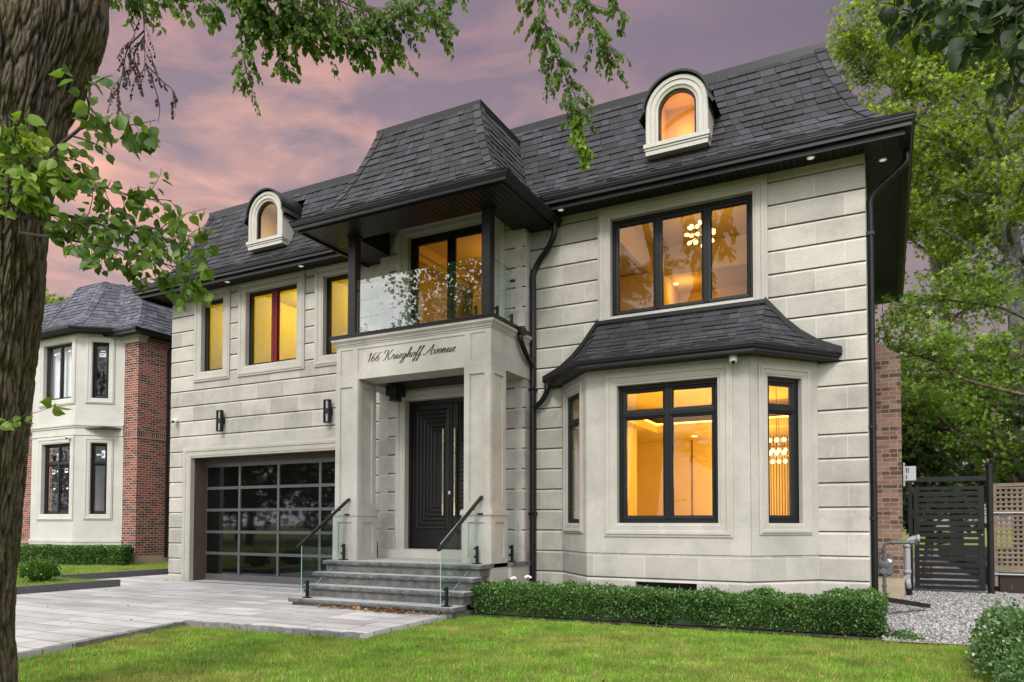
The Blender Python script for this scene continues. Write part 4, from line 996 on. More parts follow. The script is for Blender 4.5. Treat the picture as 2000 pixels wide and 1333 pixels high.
for x in (-8.72, -7.55, -6.33): clamp_post(t, x, 10.86, 4.93, 'y', -1, .27)
for x in (-8.90, -6.16):
    mb = MB(); mb.box(x-.03, x+.03, 10.78, 10.83, 5.80, 5.84); mb.build('pane_clip', M['black'], t)
for x, lab in ((-6.03, 'clear glass side panel of the balcony nearest the big bedroom window'), (-9.0, 'clear glass side panel of the balcony over the garage side')):
    t = thing('glass_balustrade', lab, 'balustrade')
    pane_poly(t, [(x, 10.90, ZB0), (x, 11.62, ZB0), (x, 11.62, ZB1), (x, 10.90, ZB1)], (.012, 0, 0), 'x', 'glass_clear')
    for y in (10.98, 11.52): clamp_post(t, x+.06, y, 4.93, 'x', -1, .25)
    mb = MB(); mb.box(x-.02, x+.07, 11.60, 11.65, 5.80, 5.84); mb.build('pane_clip', M['black'], t)

# ------------------------------------------------------------------ fixtures
for x, lab in ((-14.07, 'black open-frame wall lamp above the garage, under the narrow yellow window'), (-10.76, 'black open-frame wall lamp above the garage, next to the porch pillar')):
    t = thing('wall_lamp', lab, 'wall lamp', 'wall lamps above the garage door')
    z0, z1, y = 3.60, 4.08, YW-.10; mb = MB()
    for dx in (-.065, .065): mb.box(x+dx-.012, x+dx+.012, y-.055, y+.03, z0, z1)
    mb.box(x-.077, x+.077, y-.056, y+.031, z0-.012, z0+.012); mb.box(x-.077, x+.077, y-.056, y+.031, z1-.012, z1+.012)
    mb.box(x-.055, x+.055, y-.045, YW-.002, (z0+z1)/2-.06, (z0+z1)/2+.06); mb.build('frame', M['black'], t)
    for a, b in ((z0+.012, (z0+z1)/2-.06), ((z0+z1)/2+.06, z1-.012)):
        mb = MB(); mb.tube([(x, y-.01, a), (x, y-.01, b)], .035, 12); mb.build('glass_tube', M['greyp'], t)
def camera_(x, y, z, dirv, lab):
    t = thing('security_camera', lab, 'security camera', 'white security cameras')
    d = Vector(dirv).normalized(); c = Vector((x, y, z)); mb = MB()
    mb.tube([c-d*.16, c-d*.145], .055, 14); mb.tube([c-d*.145, c-d*.10], .04, 12); mb.tube([c-d*.10, c-d*.03, c+d*.02, c+d*.055], [.055, .058, .058, .045], 14); mb.build('housing', M['white'], t)
    mb = MB(); mb.tube([c+d*.0555, c+d*.062], .034, 12); mb.sphere(c+d*.058+Vector((0, 0, -.01)), .02, 8, 5); mb.build('lens', M['black'], t)
camera_(-15.68, YW-.12, 3.93, (.45, -.8, -.25), 'white dome camera on the left corner of the stone wall by the garage')
camera_(-2.02, 11.08, 3.86, (.1, -.5, -.85), 'white two-eyed camera hanging under the bay roof eave')
for x, y, z, lab in ((-.99, 11.94, 7.07, 'round soffit downlight near the right end of the front eave'), (-.0, 12.52, 7.07, 'round soffit downlight under the eave of the right side wall'),
                     (-5.17, 11.89, 7.07, 'round soffit downlight beside the balcony roof gutter'), (-13.69, 11.92, 7.07, 'round soffit downlight above the double yellow window'), (-11.40, 11.92, 7.07, 'round soffit downlight between the double and the narrow yellow window by the balcony')):
    t = thing('soffit_downlight', lab, 'downlight', 'downlights in the black soffit')
    mb = MB(); mb.tube([(x, y, z+.003), (x, y, z-.008)], .062, 18); mb.build('rim', M['white'], t)
    mb = MB(); mb.tube([(x, y, z-.0081), (x, y, z-.011)], .042, 16); mb.build('lens', M['spot'], t)
t = thing('chandelier', 'sputnik chandelier with clear glowing bulbs in the upstairs bedroom window', 'chandelier')
c = Vector((-3.08, 13.75, 6.92)); rg = random.Random(3); arms = MB(); arms.tube([c, c+Vector((0, 0, .55))], .012, 6); bl = MB()
for i in range(22):
    a = i*2.39996; zz = 1-2*(i+.5)/22; r = math.sqrt(1-zz*zz); d = Vector((r*math.cos(a), r*math.sin(a), zz*.85)); L_ = rg.uniform(.15, .24)
    arms.tube([c, c+d*L_], .007, 5); p = c+d*(L_+.05); bl.tube([p-d*.05, p-d*.02, p+d*.02, p+d*.05], [.012, .034, .036, .012], 8)
arms.build('arms', M['brass'], t); bl.build('bulbs', M['glow'], t)
for x, y, lab in ((-1.75, 13.7, 'two-tier rod chandelier with round bulbs behind the right bay pane'), (-1.95, 15.6, 'second rod chandelier deeper in the dining room, below the front one')):
    t = thing('chandelier', lab, 'chandelier', 'dining room chandeliers'); mb = MB(); b = MB(); zc = 2.80
    for z in (zc+.08, zc-.08):
        for k in range(7): b.sphere((x-.36+.12*k, y, z+(.035 if z > zc else -.035)), .042, 10, 7)
    mb.box(x-.42, x+.42, y-.012, y+.012, zc-.012, zc+.012)
    for k in range(7): mb.tube([(x-.36+.12*k, y, zc-.08), (x-.36+.12*k, y, zc+.08)], .008, 5)
    mb.tube([(x, y, zc), (x, y, 3.95)], .008, 5); mb.build('rod_frame', M['brass'], t); b.build('bulbs', M['glow'], t)

# gas meter, electricity box, drain pipes
t = thing('gas_meter', 'grey gas meter on a standing pipe beside the brown brick chimney', 'gas meter')
x, y = -.06, 13.16; mb = MB()
mb.tube([(x, y, -.05), (x, y, .62)], .028, 10); mb.tube(curve([(x, y, .85), (x, y, 1.02), (x+.03, y, 1.10), (x+.12, y, 1.12)], 4)+[Vector((x+.42, y+.02, 1.12)), Vector((x+.46, y+.25, 1.10))], .026, 10)
for z in (.12, .42, .60, .86, 1.0): mb.tube([(x, y, z-.02), (x, y, z+.02)], .040, 10)
mb.tube([(x+.10, y, 1.12), (x+.14, y, 1.12)], .04, 10); mb.tube([(x+.36, y+.015, 1.12), (x+.40, y+.018, 1.12)], .042, 10); mb.build('pipework', M['pipe'], t)
mb = MB(); mb.box(x-.15, x+.13, y+.02, y+.20, .60, .88); mb.sphere((x-.01, y+.02, .78), .09, 14, 8, (1, .5, 1.1)); mb.tube([(x-.10, y+.1, .86), (x-.10, y+.1, .93)], .045, 10); mb.tube([(x+.08, y+.1, .86), (x+.08, y+.1, .93)], .045, 10); mb.sphere((x-.01, y+.11, .60), .10, 12, 6, (1.3, .8, .4)); mb.tube([(x-.01, y-.03, .66), (x-.01, y-.06, .66)], .05, 12); mb.build('meter_body', M['meter'], t)
mb = MB(); mb.box(x+.05, x+.11, y+.008, y+.02, .80, .85); mb.build('dial_cover', M['white'], t)
mb = MB(); mb.box(x+.09, x+.115, y+.0, y+.02, .845, .86); mb.build('red_tag', mat_plain('red_tag_plastic', (.5, .03, .03), .5), t)
t = thing('electric_box', 'light grey box fixed high on the edge of the brown brick chimney', 'box')
mb = MB(); mb.box(.28, .31, 16.16, 16.55, 2.16, 2.62); mb.build('back_plate', M['greyp'], t); mb = MB(); mb.box(.312, .50, 16.2, 16.50, 2.27, 2.55); mb.build('case', M['boxgrey'], t)
mb = MB(); mb.box(.33, .345, 16.194, 16.1995, 2.42, 2.52); mb.box(.36, .375, 16.194, 16.1995, 2.42, 2.52); mb.box(.33, .345, 16.194, 16.1995, 2.30, 2.38); mb.build('louvre', M['black'], t)
t = thing('drain_pipe', 'light grey plastic drain pipe with two elbows in front of the gate', 'pipe')
mb = MB(); mb.tube(curve([(.55, 16.8, 1.13), (.47, 16.8, 1.12), (.36, 16.8, 1.07), (.34, 16.8, .95)], 5)+[Vector((.34, 16.8, .45))]+curve([(.34, 16.8, .40), (.33, 16.8, .34), (.24, 16.8, .27), (.16, 16.8, .26)], 4), .062, 12)
for z in (.98, .45): mb.tube([(.34, 16.8, z-.04), (.34, 16.8, z+.04)], .072, 12)
mb.tube([(.34, 16.8, .33), (.36, 16.8, .10)], .055, 12); mb.tube([(.50, 16.8, 1.13), (.57, 16.8, 1.13)], .075, 12); mb.build('pvc_tube', M['greyp'], t, smooth=True)
mb = MB(); mb.tube([(.36, 16.8, .12), (.38, 16.82, -.05)], .06, 10); mb.build('black_sleeve', M['black'], t)
t = thing('downspout_trough', 'black downspout extension lying on the gravel beside the gas meter', 'trough')
mb = MB(); a, b = Vector((-.17, 12.55, .24)), Vector((.56, 13.95, .02)); dd = (b-a).normalized(); sd = dd.cross(Vector((0, 0, 1))).normalized(); up = sd.cross(dd)
mb.sweep([(a, sd, up), (b, sd, up)], [(-.055, .07), (-.055, 0), (.055, 0), (.055, .07), (.045, .07), (.045, .01), (-.045, .01), (-.045, .07)]); mb.build('channel', M['black'], t)

# ------------------------------------------------------------------ ground
def sheet(name, poly, z, mat, thick=.0, kind='structure'):
    mb = MB(); n = len(poly)
    if thick: mb.add([(x, y, z-thick) for x, y in poly]+[(x, y, z) for x, y in poly], [tuple(range(n)), tuple(range(n, 2*n))]+[(i, (i+1) % n, n+(i+1) % n, n+i) for i in range(n)])
    else: mb.add([(x, y, z) for x, y in poly], [tuple(range(n))])
    return tag(mb.build(name, M[mat], recalc=bool(thick)), kind=kind)
ZLAWN = -.06
mb = MB(); mb.add([(-400, -400, -.10), (400, -400, -.10), (400, 400, -.10), (-400, 400, -.10)], [(0, 1, 2, 3)]); g = mb.build('ground', M['lawn'], recalc=False); tag(g, kind='structure')
DRV = [(-15.2, -6.0), (-8.35, -6.0), (-8.25, 4.4), (-8.93, 7.12), (-5.96, 7.33), (-6.10, 9.6), (-6.1, YW-.05), (-15.2, YW-.05)]
sheet('driveway', [(-15.2, -6.0), (-7.9, -6.0), (-8.22, 4.4), (-8.93, 7.12), (-8.93, YW+.5), (-15.2, YW+.5)], 0.0, 'paver', .09)
sheet('walkway', [(-8.928, 7.12), (-5.95, 7.33), (-6.06, 9.55), (-6.06, 10.6), (-8.928, 10.6)], .001, 'paver', .09)
sheet('side_path', [(-17.7, 10.45), (-15.202, 10.45), (-15.202, 12.0), (-15.97, 12.0), (-15.97, 24), (-17.7, 24)], -.002, 'paver', .08)
def strip(name, a, b, w, z, mat, h=.05, seg=.2, jit=.004):
    A, B = Vector(a), Vector(b); d = (B-A).normalized(); nr = Vector((-d.y, d.x)); L_ = (B-A).length; n = max(1, int(L_/seg)); mb = MB(); rg = random.Random(int(L_*100))
    for i in range(n):
        p, q = A+d*(L_*i/n+.003), A+d*(L_*(i+1)/n-.003); zz = z+rg.uniform(-jit, jit); e = rg.uniform(-jit, jit)*1.2
        c = [p+nr*e, q+nr*e, q+nr*w, p+nr*w]
        mb.add([(v.x, v.y, z-h) for v in c]+[(v.x, v.y, zz) for v in c], [(0, 3, 2, 1), (4, 5, 6, 7), (0, 1, 5, 4), (1, 2, 6, 5), (2, 3, 7, 6), (3, 0, 4, 7)])
    return tag(mb.build(name, M[mat]), kind='structure')
strip('path_edging', (-8.95, 7.095), (-5.93, 7.305), .10, .008, 'border', .10, .13, .006)
strip('path_edging', (-5.93, 7.305), (-6.03, 9.56), .02, .003, 'paver', .10, .4)
strip('driveway_edging', (-8.20, 4.3), (-8.90, 7.08), .12, .006, 'border', .08, .3); strip('driveway_edging', (-7.88, -6.0), (-8.20, 4.3), .12, .006, 'border', .08, .3)
strip('threshold_edging', (-15.18, 12.04), (-10.2, 12.04), .10, .006, 'border', .05, .22, .002)
strip('driveway_edging', (-15.19, 2.0), (-15.19, 10.4), .10, .007, 'border', .05, .3, .002)
def kerb(a, b, w=.14, z=.15):
    return strip('kerb', a, b, w, z, 'kerb', .25, 1.4, .002)
kerb((-15.2, 2.0), (-15.2, 10.42)); kerb((-15.34, 10.44), (-17.72, 10.48), .13, .10); kerb((-17.72, 10.6), (-17.72, 21.0), .14, .15)
sheet('neighbour_lawn', [(-60, -6), (-15.345, -6), (-15.345, 10.42), (-17.73, 10.46), (-17.86, 10.62), (-17.86, 21), (-20, 40), (-60, 40)], .11, 'lawn', .2)
sheet('gravel_path', [(-.05, 10.15), (.9, 10.3), (3.2, 10.6), (3.2, 40), (-.246, 40), (-.246, 12.2), (-.05, 12.2)], -.035, 'gravel')
sheet('planting_bed', [(-6.0, 9.95), (-3.0, 10.18), (.0, 10.28), (.0, 12.3), (-6.0, 12.3)], -.045, 'soil')
sheet('street', [(-400, -22), (400, -22), (400, -14), (-400, -14)], -.09, 'asphalt')
sheet('rear_bank', [(2.1, 18.5), (14, 18.5), (14, 40), (2.1, 40)], .40, 'soil', .5)

# grass blades, pebbles, leaves on the ground
def blades(name, P, z, h, w, mat):
    n = len(P); a = RNG.uniform(0, 2*PI, n); cl = np.array([mnoise.noise(Vector((x*5, y*5, 3))) for x, y in P]); hh = h*RNG.uniform(.5, 1.35, n)*(1+.8*cl); ww = w*RNG.uniform(.7, 1.3, n); ln = RNG.uniform(.0, .75, n)*hh; b = RNG.uniform(0, 2*PI, n)
    V = np.zeros((n, 3, 3)); V[:, 0, 0] = P[:, 0]-np.cos(a)*ww; V[:, 0, 1] = P[:, 1]-np.sin(a)*ww; V[:, 1, 0] = P[:, 0]+np.cos(a)*ww; V[:, 1, 1] = P[:, 1]+np.sin(a)*ww
    V[:, 0, 2] = V[:, 1, 2] = z; V[:, 2, 0] = P[:, 0]+np.cos(b)*ln; V[:, 2, 1] = P[:, 1]+np.sin(b)*ln; V[:, 2, 2] = z+hh
    return np_mesh(name, V.reshape(-1, 3), np.arange(3*n).reshape(-1, 3), mat)
def inside(P, poly):
    r = np.zeros(len(P), bool); n = len(poly); j = n-1
    for i in range(n):
        (xi, yi), (xj, yj) = poly[i], poly[j]
        c = ((yi > P[:, 1]) != (yj > P[:, 1])) & (P[:, 0] < (xj-xi)*(P[:, 1]-yi)/(yj-yi+1e-12)+xi); r ^= c; j = i
    return r
def scatter(poly, dens):
    xs, ys = [p[0] for p in poly], [p[1] for p in poly]; A = (max(xs)-min(xs))*(max(ys)-min(ys)); n = int(A*dens)
    P = np.stack([RNG.uniform(min(xs), max(xs), n), RNG.uniform(min(ys), max(ys), n)], 1); return P[inside(P, poly)]
LAWN = [(-8.16, 2.6), (1.6, 2.6), (1.8, 10.35), (.3, 10.34), (-.1, 10.22), (-3.0, 10.12), (-5.95, 9.98), (-6.0, 9.4), (-5.91, 7.28), (-8.94, 7.06), (-8.17, 4.3)]
mb = MB(); mb.add([(x, y, ZLAWN) for x, y in [(-7.86, -6), (6, -6), (6, 10.6), (.3, 10.36), (-.1, 10.24), (-3.0, 10.14), (-6.0, 10.0), (-6.0, 9.5), (-5.92, 7.29), (-8.95, 7.08), (-8.18, 4.3)]], [tuple(range(11))]); tag(mb.build('front_lawn', M['lawn'], recalc=False), kind='structure')
tag(blades('grass', np.concatenate([scatter(LAWN, 3800)]), ZLAWN-.004, .040, .0034, M['blade']), 'short mown grass with straw patches on the front lawn', 'grass', kind='stuff')
NL = [(-27, 6.5), (-15.36, 6.5), (-15.36, 10.40), (-17.74, 10.44), (-17.9, 10.65), (-17.9, 18), (-27, 14)]
tag(blades('grass', scatter(NL, 900), .105, .045, .004, M['blade']), 'bright mown grass on the neighbouring lawn beyond the kerb', 'grass', kind='stuff')
def pebbles(P, z, s0, s1, mat, name):
    n = len(P); s = RNG.uniform(s0, s1, n); o = np.array([(1, 0, 0), (-1, 0, 0), (0, 1, 0), (0, -1, 0), (0, 0, 1), (0, 0, -1)], float)
    V = o[None]*s[:, None, None]*RNG.uniform(.5, 1.2, (n, 6, 1)); V[:, :, 2] *= .7; a = RNG.uniform(0, PI, n); c, sn = np.cos(a)[:, None], np.sin(a)[:, None]
    X = V[:, :, 0]*c-V[:, :, 1]*sn; Y = V[:, :, 0]*sn+V[:, :, 1]*c; V = np.stack([X+P[:, None, 0], Y+P[:, None, 1], V[:, :, 2]+z], 2)
    f = np.array([(0, 2, 4), (2, 1, 4), (1, 3, 4), (3, 0, 4), (2, 0, 5), (1, 2, 5), (3, 1, 5), (0, 3, 5)]); F_ = (f[None]+6*np.arange(n)[:, None, None]).reshape(-1, 3)
    return np_mesh(name, V.reshape(-1, 3), F_, mat)
def mat_pebble():
    t = NT('pebbles'); t.set(Base_Color=t.ramp(t.island(), [(0., (.10, .095, .09)), (.4, (.215, .205, .20)), (.8, (.35, .34, .33)), (1., (.50, .48, .46))]), Roughness=.9); return t.m
tag(pebbles(scatter([(-.08, 10.2), (.9, 10.34), (2.2, 10.6), (2.2, 21), (-.2, 21), (-.2, 12.2), (-.05, 12.2)], 1000), -.03, .009, .036, mat_pebble(), 'gravel'), 'grey crushed gravel covering the side path to the gate', 'gravel', kind='stuff')

# ------------------------------------------------------------------ leaves
HEART = np.array([(0, -.02), (.30, .10), (.47, .36), (.40, .66), (.17, .90), (0, 1.14), (-.17, .90), (-.40, .66), (-.47, .36), (-.30, .10)], float)
def leaves(name, P, D, size, mat, parent=None, shape='heart', droop=.3, flat=None):
    """P: (n,3) stem points; D: (n,3) leaf directions"""
    n = len(P); D = D/np.maximum(np.linalg.norm(D, axis=1, keepdims=True), 1e-6)
    Nn = RNG.normal(0, 1, (n, 3)) if flat is None else flat+RNG.normal(0, .35, (n, 3))
    S = np.cross(D, Nn); S /= np.maximum(np.linalg.norm(S, axis=1, keepdims=True), 1e-6); Nn = np.cross(S, D); s = size*RNG.uniform(.6, 1.25, n)
    if shape == 'heart':
        k = len(HEART); w = np.abs(HEART[:, 0])*.35-.25*droop*HEART[:, 1]**2
        V = P[:, None]+s[:, None, None]*(HEART[None, :, 0:1]*S[:, None]+HEART[None, :, 1:2]*D[:, None]+w[None, :, None]*Nn[:, None])
        f = np.array([(0, 1, 2, 3, 4, 5), (0, 5, 6, 7, 8, 9)]); F_ = (f[None]+k*np.arange(n)[:, None, None]).reshape(-1, 6)
    elif shape == 'star':      # lobed leaf spray: five points
        a = np.array([-2.2, -1.75, -1.25, -.85, -.5, 0, .5, .85, 1.25, 1.75, 2.2]); r = np.array([.35, .62, .30, .85, .42, 1.05, .42, .85, .30, .62, .35]); q = np.stack([np.sin(a)*r, np.cos(a)*r], 1); q = np.concatenate([[(0, 0)], q]); k = len(q)
        V = P[:, None]+s[:, None, None]*(q[None, :, 0:1]*S[:, None]+q[None, :, 1:2]*D[:, None]+(-.2*(q**2).sum(1))[None, :, None]*Nn[:, None])
        f = np.array([list(range(k))]); F_ = (f[None]+k*np.arange(n)[:, None, None]).reshape(-1, k)
    else:
        q = np.array([(0, 0), (.42, .5), (0, 1), (-.42, .5)]); k = 4
        V = P[:, None]+s[:, None, None]*(q[None, :, 0:1]*S[:, None]+q[None, :, 1:2]*D[:, None])
        f = np.array([(0, 1, 2, 3)]); F_ = (f[None]+k*np.arange(n)[:, None, None]).reshape(-1, 4)
    return np_mesh(name, V.reshape(-1, 3), F_, mat, parent)
def arrv(L_): return np.array([tuple(p) for p in L_], float)

def leafy_branch(name, parent, main, side_n, side_len, leaf_n, size, mat, seed, droop=.5, r0=.012, spread=.9, tip_mat=None, leaves_name='leaves', twig=True, shape='heart', lsp=.05):
    """a limb polyline with side twigs carrying alternate leaves"""
    rg = random.Random(seed); mb = MB(); C = curve(main, 6); mb.tube(C, [r0*(1-.75*i/len(C)) for i in range(len(C))], 6); P, D = [], []
    L_ = [0]
    for a, b in zip(C, C[1:]): L_.append(L_[-1]+(b-a).length)
    for k in range(side_n):
        f = (.12+.88*(k+rg.random()*.6)/side_n)*L_[-1]; i = next((j for j in range(len(L_)-1) if f <= L_[j+1]), len(L_)-2); p = C[i].lerp(C[i+1], min(1, (f-L_[i])/max(L_[i+1]-L_[i], 1e-6)))
        t = (C[i+1]-C[i]).normalized(); d = Vector((rg.gauss(0, 1), rg.gauss(0, 1), rg.gauss(0, .7))); d = (d-t*d.dot(t)).normalized()*spread+t*.65; d.normalize()
        n = 5; q = [p]; ln = side_len*rg.uniform(.5, 1.2); dd = d.copy()
        for j in range(n): dd = (dd+Vector((rg.gauss(0, .13), rg.gauss(0, .13), -droop*.22))).normalized(); q.append(q[-1]+dd*ln/n)
        mb.tube(q, [r0*.35*(1-.6*j/n) for j in range(n+1)], 4)
        for m_ in range(leaf_n):
            g = (.15+.85*(m_+rg.random()*.5)/leaf_n)*n; j = min(int(g), n-1); pp = q[j].lerp(q[j+1], g-j); tt = (q[j+1]-q[j]).normalized()
            sd = tt.cross(Vector((0, 0, 1))); sd = sd.normalized() if sd.length > 1e-3 else Vector((1, 0, 0)); sg = 1 if m_ % 2 else -1
            dv = tt*.5+sd*sg*rg.uniform(.5, 1.0)+Vector((rg.gauss(0, .25), rg.gauss(0, .25), -rg.uniform(.5, 1.3)*(droop*1.1+.35))); dv.normalize()
            P.append(pp+dv*lsp*.5); D.append(dv)
    b = mb.build(name, M['twig'], parent) if twig else None
    lv = leaves(leaves_name, arrv(P), arrv(D), size, M[mat], b or parent, shape)
    return b

# ------------------------------------------------------------------ the near linden
def bark_trunk(name, pts, rads, mat, parent, nseg=620, nring=600, amp=.036, kr=13.0, kz=4.2, seed=0.0):
    C = curve(pts, 10); L_ = [0]
    for a, b in zip(C, C[1:]): L_.append(L_[-1]+(b-a).length)
    Rr = np.interp(np.linspace(0, 1, nring), np.linspace(0, 1, len(rads)), rads); V = np.zeros((nring, nseg, 3)); A = np.zeros((nring, nseg)); nz = mnoise.noise
    for i in range(nring):
        f = L_[-1]*i/(nring-1); j = next((k for k in range(len(L_)-1) if f <= L_[k+1]+1e-9), len(L_)-2); p = C[j].lerp(C[j+1], (f-L_[j])/max(L_[j+1]-L_[j], 1e-6))
        for k in range(nseg):
            a = 2*PI*k/nseg; ca, sa = math.cos(a), math.sin(a)
            wp = nz(Vector((ca*3, sa*3, f*2.2+seed)))*.9
            q = Vector((ca*kr+wp*.5, sa*kr-wp*.5, f*kz+seed))
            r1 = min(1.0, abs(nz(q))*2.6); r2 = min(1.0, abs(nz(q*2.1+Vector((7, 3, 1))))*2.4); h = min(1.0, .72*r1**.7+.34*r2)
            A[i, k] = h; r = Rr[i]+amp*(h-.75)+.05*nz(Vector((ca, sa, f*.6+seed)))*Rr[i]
            V[i, k] = (p.x+ca*r, p.y+sa*r, p.z)
    F_ = np.array([(i*nseg+k, i*nseg+(k+1) % nseg, (i+1)*nseg+(k+1) % nseg, (i+1)*nseg+k) for i in range(nring-1) for k in range(nseg)])
    o = np_mesh(name, V.reshape(-1, 3), F_, mat, parent, smooth=True)
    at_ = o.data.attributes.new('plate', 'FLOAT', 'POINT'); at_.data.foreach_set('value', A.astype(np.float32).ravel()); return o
linden = thing('linden_tree', 'large old linden with furrowed mossy trunk at the left edge of the lawn', 'tree')
EDGE = [(-5.80, 3.12, -.1), (-5.80, 3.13, .25), (-5.795, 3.115, .75), (-5.715, 3.128, 1.49), (-5.60, 3.15, 2.63), (-5.54, 3.16, 3.16), (-5.50, 3.16, 3.77), (-5.43, 3.185, 4.15), (-5.36, 3.21, 4.53), (-5.26, 3.25, 4.91), (-5.22, 3.27, 5.4), (-5.25, 3.2, 6.4)]
RAD = [.47, .44, .43, .425, .42, .42, .42, .43, .45, .49, .50, .46]
CEN = [(x-(r+.085)*.888, y-(r+.085)*.459, z) for (x, y, z), r in zip(EDGE, RAD)]
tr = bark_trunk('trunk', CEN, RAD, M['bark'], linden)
mb = MB()
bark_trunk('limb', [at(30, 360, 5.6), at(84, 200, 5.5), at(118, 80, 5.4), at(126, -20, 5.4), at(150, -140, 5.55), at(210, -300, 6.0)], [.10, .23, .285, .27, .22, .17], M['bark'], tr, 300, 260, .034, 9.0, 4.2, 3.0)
mb.tube(curve([at(150, -140, 5.55), at(210, -300, 6.0), at(300, -420, 6.4), at(520, -560, 8.0)], 6), np.linspace(.19, .09, 19).tolist(), 16)
mb.tube(curve([(-5.7, 3.0, 6.2), (-5.4, 2.6, 7.5), (-4.6, 3.4, 9.0), (-3.4, 5.0, 10.4)], 6), np.linspace(.3, .08, 19).tolist(), 14); mb.tube(curve([(-5.7, 3.0, 6.2), (-6.6, 3.0, 7.6), (-8.5, 2.6, 9.0), (-10.5, 2.2, 10)], 6), np.linspace(.3, .08, 19).tolist(), 14)
mb.tube(curve([at(520, -560, 8.0), at(700, -420, 8.8), at(950, -380, 9.3), at(1200, -360, 9.4)], 6), np.linspace(.09, .03, 19).tolist(), 8)
mb.build('limb', M['limb'], tr, smooth=True)
d1 = 4.75
leafy_branch('branch', linden, [at(10, 455, 5.05), at(75, 340, d1), at(110, 290, d1), at(165, 240, d1), at(175, 180, d1), at(172, 150, 4.7)], 13, .30, 6, .076, 'leaf_linden', 11, .5, .018)
leafy_branch('branch', linden, [at(150, 255, d1), at(200, 240, d1), at(250, 245, d1), at(305, 235, 4.7)], 8, .18, 5, .092, 'leaf_linden', 12, .7, .007)
leafy_branch('branch', linden, [at(60, 370, d1), at(130, 355, d1), at(200, 365, d1), at(260, 385, d1), at(335, 392, 4.8)], 19, .28, 7, .066, 'leaf_linden', 13, .6, .009)
leafy_branch('branch', linden, [at(20, 430, d1), at(120, 420, 4.8), at(220, 445, 4.8), at(310, 448, 4.75), at(385, 466, 4.7)], 27, .30, 8, .064, 'leaf_linden', 14, .4, .011)
leafy_branch('branch', linden, [at(40, 455, d1), at(140, 470, 4.75), at(230, 488, 4.7), at(310, 512, 4.7), at(385, 535, 4.65)], 24, .28, 8, .066, 'leaf_linden', 15, .35, .010)
leafy_branch('branch', linden, [at(75, 340, d1), at(50, 300, 4.7), at(20, 262, 4.65), at(-20, 230, 4.6)], 18, .26, 7, .080, 'leaf_light', 16, .5, .007)
leafy_branch('branch', linden, [at(30, 420, 4.8), at(20, 380, 4.65), at(60, 350, 4.6), at(110, 330, 4.6)], 16, .24, 7, .075, 'leaf_light', 17, .5, .006)
leafy_branch('branch', linden, [at(-10, 840, 4.9), at(30, 818, 4.8), at(70, 806, 4.75), at(100, 796, 4.7)], 4, .08, 4, .07, 'leaf_light', 18, .2, .004)
# high tips that hang in front of the sky and the roof
for i, (pts, sn, sl, ln, mt, sz, dr) in enumerate([
    ([at(520, -260, 8.4), at(600, -60, 8.8), at(680, 10, 9.0), at(770, 30, 9.0), at(870, 25, 9.0)], 95, .62, 14, 'leaf_linden', .07, .7),
    ([at(450, -200, 8.4), at(520, -40, 8.8), at(600, 40, 9.0), at(690, 70, 9.0), at(760, 60, 9.0)], 85, .52, 14, 'leaf_linden', .07, .9),
    ([at(470, -120, 8.6), at(480, -20, 8.8), at(530, 40, 9.0), at(600, 60, 9.0)], 60, .46, 13, 'leaf_linden', .07, .8),
    ([at(480, -40, 8.8), at(482, 60, 9.0), at(478, 120, 9.0), at(490, 165, 9.0)], 24, .34, 12, 'leaf_linden', .06, .8),
    ([at(520, -20, 8.9), at(530, 70, 9.0), at(550, 110, 9.0), at(565, 135, 9.0)], 18, .28, 11, 'leaf_linden', .065, .9),
    ([at(1010, -200, 9.2), at(1045, -20, 9.3), at(1068, 60, 9.3), at(1090, 120, 9.3), at(1120, 180, 9.3), at(1128, 215, 9.3)], 58, .43, 12, 'leaf_linden', .068, .8),
    ([at(1080, -200, 9.2), at(1120, -30, 9.2), at(1150, 20, 9.2), at(1172, 70, 9.2), at(1190, 110, 9.2)], 44, .42, 12, 'leaf_linden', .068, .9),
    ([at(1150, -160, 9.2), at(1195, -20, 9.2), at(1212, 30, 9.2), at(1216, 60, 9.2)], 14, .24, 10, 'leaf_linden', .074, .9),
    ([at(1128, 200, 9.3), at(1125, 235, 9.3), at(1135, 275, 9.3), at(1148, 305, 9.3)], 20, .16, 9, 'leaf_light', .075, .9),
    ([at(180, -160, 7.8), at(230, -20, 8.2), at(310, -12, 8.6), at(425, 0, 8.8)], 40, .32, 11, 'leaf_linden', .075, .6),
    ([at(840, -140, 9.2), at(890, -30, 9.2), at(905, 0, 9.2), at(912, 12, 9.2)], 7, .2, 7, 'leaf_linden', .07, .9)]):
    leafy_branch('branch', linden, pts, sn, sl, ln, sz, mt, 40+i, dr, .013)
for i, (pts, sn, sl) in enumerate([([at(275, -160, 8.2), at(278, -20, 8.4), at(282, 70, 8.5), at(283, 150, 8.5)], 16, .42), ([at(282, 60, 8.5), at(250, 95, 8.5), at(240, 140, 8.5), at(228, 200, 8.5)], 17, .30),
                                  ([at(282, 70, 8.5), at(262, 110, 8.5), at(268, 160, 8.5)], 10, .22), ([at(284, 125, 8.5), at(318, 160, 8.5), at(338, 180, 8.5), at(334, 225, 8.5)], 7, .14), ([at(284, 125, 8.5), at(305, 180, 8.5), at(312, 215, 8.5), at(308, 240, 8.5)], 1, .06)]):
    leafy_branch('dry_branch', linden, pts, sn, sl, 13, .040, 'leaf_dead', 70+i, 1.6, .010, .6, lsp=.02, shape='quad', leaves_name='seed_bracts')
